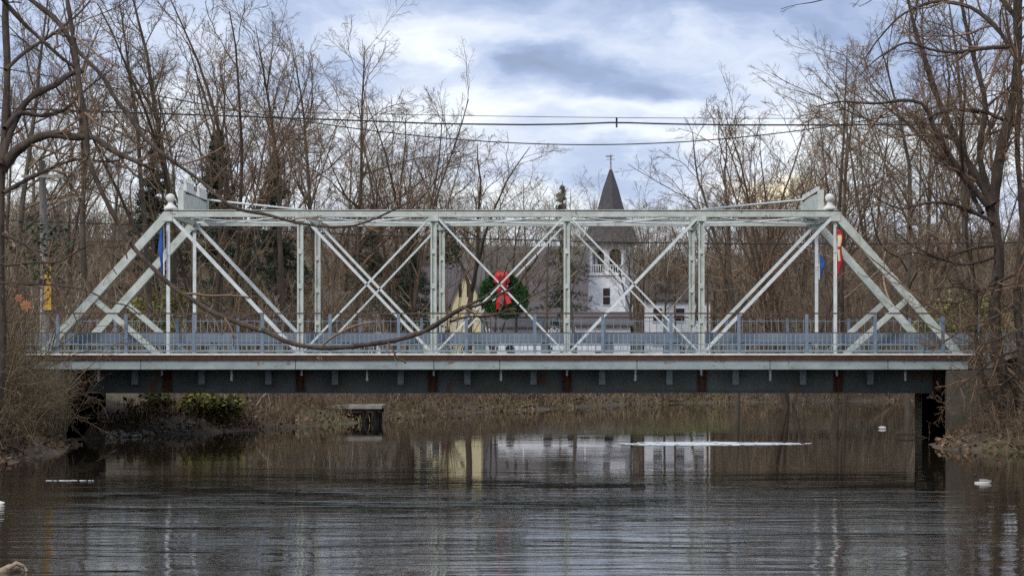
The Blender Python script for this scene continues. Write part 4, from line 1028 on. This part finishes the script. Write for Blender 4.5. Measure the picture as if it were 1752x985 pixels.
leafy(372, 694, 85.5, 2.2, 1.1, GREENLF, 'bright yellow-green shrub on the bank under the left span', 2, size=.13, n=3400)
leafy(332, 692, 85.5, 1.2, .7, GREENLF, 'smaller yellow-green shrub left of the bright one under the span', 3, n=900)
leafy(265, 684, 84.5, 1.4, .6, OLIVE, 'low olive shrub under the bridge near the left abutment', 4, n=700)
leafy(282, 540, 100, 3.4, 2.0, GREENLF, 'yellow-green shrub seen through the left end of the truss', 5, n=3200)
leafy(1662, 548, 97, 3.4, 1.9, OLIVE, 'dull olive-yellow shrub beyond the railing at the right end of the bridge', 6, n=1500, size=.09)
leafy(1600, 560, 98, 2.6, 1.1, OLIVE, 'faint olive-yellow shrub left of the larger one at the right end', 7, n=700)
leafy(768, 425, 121, 1.6, 2.6, IVY, 'dark clump of ivy in the tree above the yellow house', 8, n=1500, name='ivy')
leafy(60, 430, 75, 2.4, 2.6, IVY, 'dark green vine leaves hanging over the utility pole at left', 9, n=700, name='vine')
leafy(915, 682, 118, 1.3, .7, BRUSH, 'dark stump-like shrub on the far bank under the middle of the bridge', 12, n=900)
# mown grass on the far bank
def grass_patch(x0, x1, y0, y1, n, label):
    x = rgb.normal((x0 + x1) / 2, (x1 - x0) / 4, n); y = rgb.uniform(y0, y1, n); d = river_dist(x, y); ok = d > .3; x = x[ok]; y = y[ok]; z = ground_z(x, y)
    m = len(x); h_ = rgb.uniform(.06, .18, m); a = rgb.uniform(0, 2 * pi, m)
    b = np.stack([x, y, z], 1); e = np.stack([np.cos(a), np.sin(a), np.zeros(m)], 1) * .05; t_ = b + np.stack([rgb.normal(0, .04, m), rgb.normal(0, .04, m), h_], 1)
    mb = MB(); mb.add(np.stack([b - e, b + e, t_], 1).reshape(-1, 3), np.arange(m * 3).reshape(-1, 3)); tag(mb.build('grass', GRASSM), label, 'grass', kind='stuff')
grass_patch(3, 14, 127, 143, 9000, 'patch of green grass on the far bank right of the middle')
grass_patch(-6, 2, 112, 126, 5000, 'thin green grass on the far bank left of the middle')

# ------------------------------------------------------------------ buildings
def gable_house(name, label, cat, loc, rz, wid, dep, wallh, ridge, wm, rm, wins, chimney=None, door=None):
    """ridge along x; front wall faces -y"""
    o = empty(name, loc, label, cat, None, rz)
    def sub(nm, mb, m, par=None): return link(nm, mb.mesh(nm), m, par or o)
    mb = MB(); mb.box(-wid / 2, wid / 2, 0, dep, -1.5, wallh); sub('wall', mb, wm)
    mb = MB(); mb.prismx([(0, wallh), (dep, wallh), (dep / 2, ridge)], -wid / 2 + .003, wid / 2 - .003); sub('gable_wall', mb, wm)
    mb = MB()
    e = .35; th = .14; sl = (ridge - wallh) / (dep / 2)
    mb.prismx([(-e, wallh - e * sl + .02), (dep / 2, ridge + .02), (dep + e, wallh - e * sl + .02), (dep + e, wallh - e * sl + .02 + th), (dep / 2, ridge + .02 + th * 1.3), (-e, wallh - e * sl + .02 + th)], -wid / 2 - e, wid / 2 + e)
    roof = sub('roof', mb, rm)
    if chimney is not None:
        mb = MB(); mb.box(chimney - .3, chimney + .3, dep / 2 - .3, dep / 2 + .3, ridge - .4, ridge + .9); link('chimney', mb.mesh('chimney'), CONC, roof)
    for (x, z, w_, h_) in wins: window(o, x, z, w_, h_, wm)
    if door:
        x, w_, h_ = door; mb = MB(); mb.box(x - w_ / 2, x + w_ / 2, -.05, .02, 0, h_); d = sub('door', mb, CARR)
        mb = MB(); mb.box(x + w_ * .32, x + w_ * .38, -.09, -.05, h_ * .45, h_ * .5); link('handle', mb.mesh('handle'), CONC, d)
    return o, sub
def window(o, x, z, w_, h_, wm, y=0.0):
    mb = MB(); t = .08
    mb.box(x - w_ / 2 - t, x - w_ / 2, y - .06, y + .01, z, z + h_); mb.box(x + w_ / 2, x + w_ / 2 + t, y - .06, y + .01, z, z + h_)
    mb.box(x - w_ / 2 - t, x + w_ / 2 + t, y - .065, y + .01, z + h_, z + h_ + t); mb.box(x - w_ / 2 - t * 1.3, x + w_ / 2 + t * 1.3, y - .09, y + .01, z - t, z)
    mb.box(x - w_ / 2, x + w_ / 2, y - .045, y + .01, z + h_ / 2 - .03, z + h_ / 2 + .03)
    f = link('window', mb.mesh('window'), WHITEW, o)
    mb = MB(); mb.box(x - w_ / 2, x + w_ / 2, y - .03, y + .005, z, z + h_); link('pane', mb.mesh('pane'), GLASS, f)
# yellow house
Y0 = 168.0; sc_ = Y0 / F
xc = (765 - VX) * sc_; g = 3.0
wz = H + (602 - 520) * sc_ - g; rz_ = H + (602 - 452) * sc_ - g
o, sub = gable_house('yellow_house', 'pale yellow house with a steep cross gable behind the middle of the truss', 'house', (xc, Y0, g), 0, 5.2, 7.5, wz, rz_, YELLOW, SLATE2,
                     [(-1.9, .9, .55, 1.3), (-.9, .9, .55, 1.3), (.6, 1.0, .5, 1.2), (-1.9, 2.7, .5, .9)], chimney=-2.0, door=(-.1, .7, 1.9))
gx_ = (797 - VX) * sc_ - xc; pk = H + (602 - 463) * sc_ - g
mb = MB(); mb.prism([(gx_ - 1.15, -1.5), (gx_ + 1.25, -1.5), (gx_ + 1.25, wz + .1), (gx_, pk), (gx_ - 1.15, wz + .3)], -.55, 3.4); cg = sub('cross_gable', mb, YELLOW)
mb = MB()
for s, hx in ((-1, 1.15), (1, 1.25)):
    mb.beam((gx_ + s * (hx + .22), 1.3, wz - .25), (gx_ - s * .0, 1.3, pk + .10), .12, 4.1, (0, 1, 0))
link('gable_roof', mb.mesh('gable_roof'), SLATE2, cg)
for dx in (-.42, .22): window(cg, gx_ + dx, wz + .75, .22, .95, YELLOW, -.55) if False else None
mb = MB()
for dx in (-.42, .22): mb.box(gx_ + dx - .12, gx_ + dx + .12, -.58, -.545, wz + .55, wz + 1.6)
sub('attic_window', mb, GLASS)
# church
YC = 220.0; s2 = YC / F; g = gz((1047 - VX) * s2, YC)
xc = (1045 - VX) * s2; zof = H - g
church = empty('church', (xc, YC, g), 'white church with grey shingled spire and arched belfry seen through the truss', 'church', None, R(-14))
def csub(nm, mb, m, par=None): return link(nm, mb.mesh(nm), m, par or church)
Zp = lambda py: zof + (602 - py) * s2
hw = 1.95; zb = Zp(472); zt = Zp(418)
mb = MB(); mb.box(-hw, hw, -hw, hw, -1.5, zb); tower = csub('tower', mb, WHITEC)
mb = MB(); mb.box(-hw - .15, hw + .15, -hw - .15, hw + .15, zb - .02, zb + .16); csub('cornice', mb, WHITEW)
mb = MB(); mb.box(-hw - .15, hw + .15, -hw - .15, hw + .15, zt - .2, zt); csub('cornice', mb, WHITEW)
def arch_side(mb, rot):
    """one side of the belfry: two arched openings with a balustrade"""
    m2 = MB(); z0, z1 = zb + .16, zt - .2
    edges = [-hw, -hw + .42, -.28, .28, hw - .42, hw]
    for a, b in ((edges[0], edges[1]), (edges[2], edges[3]), (edges[4], edges[5])): m2.box(a, b, -hw, -hw + .18, z0, z1)
    for a, b in ((edges[1], edges[2]), (edges[3], edges[4])):
        n = 10; r_ = (b - a) / 2; zs = z1 - .35 - r_ * .85
        for i in range(n):
            xa = a + (b - a) * i / n; xb = a + (b - a) * (i + 1) / n; xm = (xa + xb) / 2 - (a + b) / 2
            m2.box(xa, xb, -hw + .003, -hw + .177, zs + math.sqrt(max(0, r_ * r_ - xm * xm)) * .85, z1)
        m2.box(a, b, -hw + .02, -hw + .14, z0, z0 + .12); m2.box(a, b, -hw + .02, -hw + .14, z0 + .85, z0 + .97)
        for i in range(5):
            xx = a + (b - a) * (i + .5) / 5; m2.box(xx - .05, xx + .05, -hw + .05, -hw + .11, z0 + .12, z0 + .85)
    V = np.concatenate(m2.v); c_, s_ = cos(rot), sin(rot)
    V = np.stack([V[:, 0] * c_ - V[:, 1] * s_, V[:, 0] * s_ + V[:, 1] * c_, V[:, 2]], 1)
    n0 = mb.n; mb.v.append(V)
    for f_, mm_, ss_ in zip(m2.f, m2.m, m2.sm): mb.f.append(f_ + n0); mb.m.append(mm_); mb.sm.append(ss_)
    mb.n += len(V)
mb = MB()
for q in range(4): arch_side(mb, q * pi / 2)
bf = csub('belfry', mb, WHITEW)
mb = MB(); mb.box(-hw + .9, hw - .9, -hw + .9, hw - .9, zb + .17, zt - .21); csub('belfry_shade_block', mb, DARKIN)  # solid dark block painted for the shade inside the belfry
mb = MB()
prof = [(2.75, zt + .0), (2.7, zt + .12), (2.45, zt + .55), (2.15, zt + 1.4), (1.75, zt + 2.6), (1.42, Zp(372)), (1.30, Zp(358)), (.75, Zp(322)), (.13, Zp(290))]
def ring4(hwid, z, oct_):   # square that turns octagonal upwards
    k = oct_ * .414 + (1 - oct_) * .97
    a = hwid; b = hwid * k
    return [(a, -b, z), (a, b, z), (b, a, z), (-b, a, z), (-a, b, z), (-a, -b, z), (-b, -a, z), (b, -a, z)]
v = []
for i, (w_, z_) in enumerate(prof): v += ring4(w_, z_, min(1, max(0, (i - 1) / 5)))
f = []
for i in range(len(prof) - 1):
    for j in range(8): f.append((i * 8 + j, i * 8 + (j + 1) % 8, (i + 1) * 8 + (j + 1) % 8, (i + 1) * 8 + j))
f.append(tuple(range(7, -1, -1)))
mb.addfaces(v, f); sp = csub('spire', mb, SLATE)
mb = MB(); mb.tube([(0, 0, Zp(292)), (0, 0, Zp(264))], [.10, .03], 8)
mb.box(-.42, .42, -.02, .02, Zp(273) - .03, Zp(273) + .03); mb.box(-.02, .02, -.42, .42, Zp(271) - .03, Zp(271) + .03)
mb.lathe([(.001, -.1), (.09, -.05), (.1, 0), (.09, .05), (.001, .1)], (0, 0, Zp(279)), 8)
mb.addfaces([(-.45, -.012, Zp(269)), (.1, -.012, Zp(269)), (.1, .012, Zp(269)), (-.45, .012, Zp(269)), (-.6, 0, Zp(266)), (.35, 0, Zp(266)), ], [(0, 1, 5, 4), (3, 4, 5, 2), (0, 4, 3), (1, 2, 5), (0, 3, 2, 1)])
link('weather_vane', mb.mesh('weather_vane'), POLEM, sp)
window(church, 0.0, Zp(522), .75, 1.7, WHITEW, -hw)
window(church, 0.0, 1.0, .9, 1.8, WHITEW, -hw)
# nave behind and to the left
nx0 = (792 - VX) / F * 236 - xc; nx1 = (1035 - VX) / F * 236 - xc
zr = H + (602 - 424) / F * 242 - g; ze = H + (602 - 548) / F * 236 - g
mb = MB(); mb.box(nx0 + .4, nx1, 12, 25, -1.5, ze)
V = np.concatenate(mb.v); 
def unrot(mb, a):
    c_, s_ = cos(a), sin(a)
    mb.v = [np.stack([q[:, 0] * c_ - q[:, 1] * s_, q[:, 0] * s_ + q[:, 1] * c_, q[:, 2]], 1) for q in mb.v]
unrot(mb, R(14)); csub('nave_wall', mb, WHITEC)
mb = MB(); mb.prismx([(11.4, ze - .2), (18.5, zr), (25.6, ze - .2), (18.5, zr - .35)], nx0, nx1 + .3); mb.box(nx0 + .5, nx0 + .8, 12.1, 24.9, ze, ze + .1)
unrot(mb, R(14)); csub('nave_roof', mb, SLATE2)
mb = MB(); mb.prismx([(12.3, ze - .01), (18.5, zr - .4), (24.7, ze - .01)], nx0 + .4, nx0 + .7); mb.prismx([(12.3, ze - .01), (18.5, zr - .4), (24.7, ze - .01)], nx1 - .4, nx1 - .1)
unrot(mb, R(14)); csub('nave_gable', mb, WHITEC)
# houses right of the tower
def house_px(label, pxa, pxb, Y, eave, ridge, dep, wins, wm=WHITEW, rm=BRNROOF, rz=0, **kw):
    s_ = Y / F; xc_ = ((pxa + pxb) / 2 - VX) * s_; w_ = (pxb - pxa) * s_; g_ = 3.0 if Y < 215 else gz(xc_, Y)
    return gable_house('house', label, 'house', (xc_, Y, g_), rz, w_, dep, H + (602 - eave) * s_ - g_, H + (602 - ridge) * s_ - g_, wm, rm, wins, **kw)
house_px('white house with brown roof between the church tower and the right portal', 1105, 1215, 196, 512, 478, 7, [(-1.9, 3.0, .8, 1.2), (.2, 3.0, .8, 1.2), (2.0, 3.0, .8, 1.2), (-1.9, .8, .8, 1.2), (2.0, .8, .8, 1.2)], door=(.2, .9, 2.0))
house_px('low white house in front of the church tower', 985, 1078, 188, 556, 536, 6, [(-1.6, .7, .8, 1.0), (0.9, .7, .8, 1.0)], rm=SLATE2, door=(-.3, .8, 1.8))
house_px('low white outbuilding left of the church, behind the wreath', 842, 935, 190, 560, 545, 5, [(-1.2, .6, .8, .9), (1.2, .6, .8, .9)], rm=SLATE2)
house_px('white house half hidden by trees behind the second truss panel', 560, 652, 185, 530, 500, 7, [(-1.5, 2.0, .7, 1.0), (1.5, 2.0, .7, 1.0), (0, .6, .8, 1.2)], rz=R(8))
# parked cars on the village street
def car(x, y, z, m, label):
    o = empty('parked_car', (x, y, z), label, 'car', None)
    def sub(nm, mb, mm, par=None): return link(nm, mb.mesh(nm), mm, par or o)
    mb = MB(); mb.prism([(-2.2, .28), (2.15, .28), (2.25, .55), (2.15, .80), (1.15, .95), (-1.3, .95), (-2.1, .88), (-2.25, .6)], -.85, .85)
    mb.prism([(-1.75, .94), (1.05, .94), (.45, 1.42), (-1.15, 1.45)], -.72, .72); sub('body', mb, m)
    mb = MB()
    for s in (-1, 1):
        mb.prism([(-1.5, .99), (-.45, .99), (-.45, 1.36), (-1.08, 1.36)], s * .725 - .008, s * .725 + .008); mb.prism([(-.35, .99), (.82, .99), (.38, 1.34), (-.35, 1.36)], s * .725 - .008, s * .725 + .008)
    sub('side_windows', mb, GLASS)
    for xx in (-1.35, 1.35):
        for s in (-1, 1):
            m2 = MB(); th = np.linspace(0, 2 * pi, 17)[:-1]
            m2.prism([(xx + .33 * cos(t), .33 + .33 * sin(t)) for t in th], s * .86 - .1, s * .86 + .02 if s > 0 else s * .86 + .1); w_ = sub('wheel', m2, RUB)
            m2 = MB(); m2.prism([(xx + .19 * cos(t), .33 + .19 * sin(t)) for t in th], s * .885 - .012, s * .885 + .012); link('rim', m2.mesh('rim'), CONC, w_)
car((905 - VX) / F * 153, 153, 3.02, CARW, 'white parked car on the street behind the wreath')
car((1010 - VX) / F * 155, 155, 3.02, CARW, 'white parked car on the street in front of the church tower')

# ------------------------------------------------------------------ small things by the water
def dock():
    Y = 95.5; c = at(614, 692, Y); o = empty('dock', (c.x, Y, 0), 'small grey wooden dock with dark posts at the far bank', 'dock')
    mb = MB(); zt_ = c.z
    for i in range(12): mb.box(-1.15 + i * .19, -1.15 + i * .19 + .175, -1.0, 1.3, zt_ - .06, zt_)
    mb.box(-1.15, 1.13, -1.03, -1.005, zt_ - .16, zt_ - .01); link('planks', mb.mesh('planks'), WOODG, o)
    for px in (-.75, .35, .85):
        for yy in (-.9, .9):
            mb = MB(); mb.tube([(px, yy, -1), (px, yy, zt_ - .17)], .13, 8); link('post', mb.mesh('post'), WOODD, o)
    mb = MB(); mb.box(-1.1, 1.05, -.95, -.85, zt_ - .34, zt_ - .17); mb.box(-1.1, 1.05, .85, .95, zt_ - .34, zt_ - .17); link('beam', mb.mesh('beam'), WOODD, o)
dock()
# stones by the left abutment
rgs = np.random.RandomState(8)
def stone_mesh(seed):
    import bmesh
    rr_ = random.Random(seed); bm = bmesh.new(); bmesh.ops.create_icosphere(bm, subdivisions=2, radius=.5)
    ax = [(rr_.gauss(0, 1), rr_.gauss(0, 1), rr_.gauss(0, 1)) for _ in range(7)]
    for v_ in bm.verts:
        for a_ in ax:
            n_ = Vector(a_).normalized(); dd = v_.co.dot(n_) - .33
            if dd > 0: v_.co -= n_ * dd * .85
        v_.co.z *= .7
    me = bpy.data.meshes.new('stone'); bm.to_mesh(me); bm.free(); me.materials.append(STONE); return me
SM = [stone_mesh(i) for i in range(6)]
for i in range(44):
    px = 178 + (335 - 178) * (i + rgs.uniform(0, 1)) / 44; 
    Yq = np.interp(px, [178, 230, 335], [77.4, 78.8, 82.6]) + rgs.uniform(-.3, .6)
    x = (px - VX) / F * Yq; s_ = rgs.uniform(.10, .30)
    o = bpy.data.objects.new('stone', SM[i % 6]); COL.objects.link(o); o.location = (x, Yq, max(gz(x, Yq), -.05) + s_ * .12); o.scale = (s_ * rgs.uniform(.9, 1.5), s_, s_ * rgs.uniform(.7, 1.1)); o.rotation_euler = (rgs.uniform(-.4, .4), rgs.uniform(-.4, .4), rgs.uniform(0, 6))
    tag(o, 'grey stone at the water edge beside the left abutment', 'stone', 'stones at the water edge by the left abutment')
# birds
def bird_mat(nm, low, top, head, zt_, xh):
    m = bpy.data.materials.new(nm); m.use_nodes = True; t = m.node_tree; L = t.links.new; b = t.nodes['Principled BSDF']; b.inputs['Roughness'].default_value = .7
    tc = N(t, 'ShaderNodeTexCoord'); sp = N(t, 'ShaderNodeSeparateXYZ'); L(tc.outputs['Object'], sp.inputs[0])
    n = N(t, 'ShaderNodeTexNoise'); n.inputs['Scale'].default_value = 25; L(tc.outputs['Object'], n.inputs[0])
    z_ = M_(t, 'MULTIPLY_ADD', n.outputs['Fac'], .03, sp.outputs[2]); x_ = M_(t, 'MULTIPLY_ADD', n.outputs['Fac'], .02, sp.outputs[0])
    a = M_(t, 'GREATER_THAN', z_, zt_ + .015); c = M_(t, 'LESS_THAN', x_, xh)
    m1 = N(t, 'ShaderNodeMixRGB'); L(a, m1.inputs[0]); m1.inputs[1].default_value = (*low, 1); m1.inputs[2].default_value = (*top, 1)
    m2 = N(t, 'ShaderNodeMixRGB'); L(M_(t, 'MULTIPLY', c, a), m2.inputs[0]); L(m1.outputs[0], m2.inputs[1]); m2.inputs[2].default_value = (*head, 1)
    L(m2.outputs[0], b.inputs['Base Color']); return m
def bird(loc, label, s, m, neck=True, rz=0):
    mb = MB()   # body along x, head towards -x
    xs_ = [-.21, -.19, -.13, -.05, .05, .14, .20, .25]; rr = [.005, .05, .088, .105, .10, .07, .035, .006]; zz = [.05, .05, .045, .045, .05, .07, .085, .10]
    mb.tube([(a_, 0, b_) for a_, b_ in zip(xs_, zz)], rr, 12)
    o = mb.build('duck', m, None, loc); mods = None
    if neck:
        mb2 = MB(); mb2.tube([(-.12, 0, .06), (-.17, 0, .13), (-.175, 0, .19), (-.185, 0, .225)], [.06, .042, .034, .035], 10)
        mb2.tube([(-.14, 0, .235), (-.17, 0, .245), (-.21, 0, .238), (-.235, 0, .225)], [.012, .042, .036, .012], 10)
        mb2.tube([(-.225, 0, .228), (-.27, 0, .218), (-.285, 0, .215)], [.017, .014, .006], 8)
        mb.v += mb2.v; mb.f += [f_ + mb.n for f_ in mb2.f]; mb.m += mb2.m; mb.sm += mb2.sm
        me = mb.mesh('duck'); me.materials.append(m); o.data = me
    r_ = o.modifiers.new('blend', 'REMESH'); r_.mode = 'VOXEL'; r_.voxel_size = .009; r_.use_smooth_shade = True
    sm_ = o.modifiers.new('smooth', 'SMOOTH'); sm_.factor = .6; sm_.iterations = 5
    o.scale = (s, s, s * 1.05); o.rotation_euler = (0, 0, rz)
    tag(o, label, 'duck'); return o
DUCKM = bird_mat('drake_plumage', (.56, .54, .50), (.20, .18, .16), (.012, .014, .013), .085, -.09)
DUCKW = bird_mat('white_plumage', (.75, .73, .68), (.72, .70, .66), (.55, .53, .50), .3, -.3)
p_ = at(1681, 826, 50.9); bird((p_.x, 50.9, -.045), 'dark-headed duck with white flanks swimming at the right edge', .95, DUCKM, True, R(6))
p_ = at(1510, 733, 87); bird((p_.x, 87, -.01), 'small white duck resting with its head down left of the right abutment', .75, DUCKW, False, R(160))
p_ = at(0, 862, 43.9); bird((p_.x - .07, 43.9, -.04), 'pale duck at the left edge of the water, only its tail in view', .7, DUCKW, True, R(4))
# white slivers painted for sky glints on ruffled water, stick, log
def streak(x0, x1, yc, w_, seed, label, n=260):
    """sky reflection on ruffled water, painted as many thin white slivers, thickest in the middle"""
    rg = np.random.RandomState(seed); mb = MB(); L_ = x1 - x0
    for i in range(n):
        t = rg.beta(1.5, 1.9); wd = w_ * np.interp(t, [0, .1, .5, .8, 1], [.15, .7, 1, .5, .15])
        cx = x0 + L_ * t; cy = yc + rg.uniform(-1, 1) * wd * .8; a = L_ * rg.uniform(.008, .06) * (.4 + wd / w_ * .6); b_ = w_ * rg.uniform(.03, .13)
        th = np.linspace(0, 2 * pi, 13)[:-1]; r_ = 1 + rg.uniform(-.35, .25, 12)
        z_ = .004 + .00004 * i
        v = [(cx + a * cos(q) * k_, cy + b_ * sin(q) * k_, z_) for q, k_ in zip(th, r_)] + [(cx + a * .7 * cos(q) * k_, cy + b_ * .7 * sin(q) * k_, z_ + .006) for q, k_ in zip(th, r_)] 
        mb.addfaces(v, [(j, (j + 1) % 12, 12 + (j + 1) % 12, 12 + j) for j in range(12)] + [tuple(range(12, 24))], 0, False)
    o = mb.build('sky_glint', GLINT); tag(o, label, 'sky_glint', kind='stuff')
streak((1060 - VX) / F * 73.6, (1388 - VX) / F * 73.6, 72.7, 1.9, 3, 'long white streak of painted sky reflection on the water below the right half of the bridge')
streak((75 - VX) / F * 51.9, (170 - VX) / F * 51.9, 51.9, .10, 4, 'thin white streak of painted ripple glint on the dark water at left', n=40)
lp = [(-40, 985), (0, 977), (16, 971), (30, 969), (42, 979), (60, 983), (90, 981), (120, 983), (150, 981), (172, 983)]
mb = MB(); b0 = at(40, 980, 30.2)
mb.tube([at(a_, b_ + 2, 30.2 + .1 * i_) - b0 for i_, (a_, b_) in enumerate(lp)], [.06, .06, .075, .06, .04, .03, .026, .022, .018, .01], 8)
mb.tube([at(14, 972, 30.3) - b0, at(28, 963, 30.3) - b0, at(40, 968, 30.4) - b0, at(46, 976, 30.4) - b0], [.03, .035, .03, .02], 8)
o = mb.build('driftwood', LOGM, None, b0); tag(o, 'pale knotted driftwood branch floating at the lower left corner', 'driftwood')
mb = MB(); b0 = at(1560, 748, 78.0); mb.tube([at(1530, 746, 78.3) - b0, at(1550, 745, 78.1) - b0, at(1570, 747, 77.9) - b0, at(1588, 752, 77.7) - b0], [.015, .03, .035, .02], 6)
b0.z = .0; o = mb.build('snag', LOGM, None, b0); o.location.z = .06; tag(o, 'pale snag lying in the water at the foot of the right abutment', 'branch')
# two maple leaves on a near twig at the left
def maple(px, py, Y, size, label, seed, rot):
    c = at(px, py, Y); pts = []
    lobes = [(0, 1.0), (22, .55), (48, .92), (66, .5), (100, .72), (125, .35), (165, .5), (180, .28)]
    pr_ = [(a_, r_) for a_, r_ in lobes] + [(-a_, r_) for a_, r_ in lobes[-2:0:-1]]
    mb = MB(); n = len(pr_); v = []
    for s_, yo in ((1, -.006), (1, .006)):
        for a_, r_ in pr_: v.append((size * r_ * sin(R(a_ + rot)), yo + .10 * size * r_ * r_, size * r_ * cos(R(a_ + rot))))
        v.append((0, yo, 0))
    f = []
    for i in range(n):
        j = (i + 1) % n; f += [(i, j, n), (n + 1 + j, n + 1 + i, 2 * n + 1), (i, n + 1 + i, n + 1 + j, j)]
    mb.addfaces(v, f); mb.tube([(0, 0, 0), (.1 * size, 0, -size * .1), (-.2 * size, 0, size * .9 + .06)], .004, 4)
    o = mb.build('maple_leaf', LEAFO, None, c); tag(o, label, 'leaf')
maple(44, 520, 20.0, .085, 'larger orange dry maple leaf on the near twig at left', 1, 170)
maple(31, 508, 20.05, .062, 'smaller orange dry maple leaf up and left of the larger one', 2, 150)
tb = Vector((-7.6, 19.8, -.8))
tr_ = np.array([tb + Vector((.03 * i, .02 * i, .6 * i)) for i in range(10)])
lt = limb(rg, [(-250, 440), (-100, 452), (0, 478), (34, 496), (50, 500)], 20, .05, .009, .003)
limb_tree('streamside_sapling', 'near sapling at the left edge holding two orange dry leaves', 'tree', tuple(tb), (tr_, np.linspace(.03, .012, 10)), [pre(*lt, tuple(tr_[7]))], 3, BARKR, TWIGR, twigs=(4, 2), lf=(.08, .4), rt=.002, t0=.5)
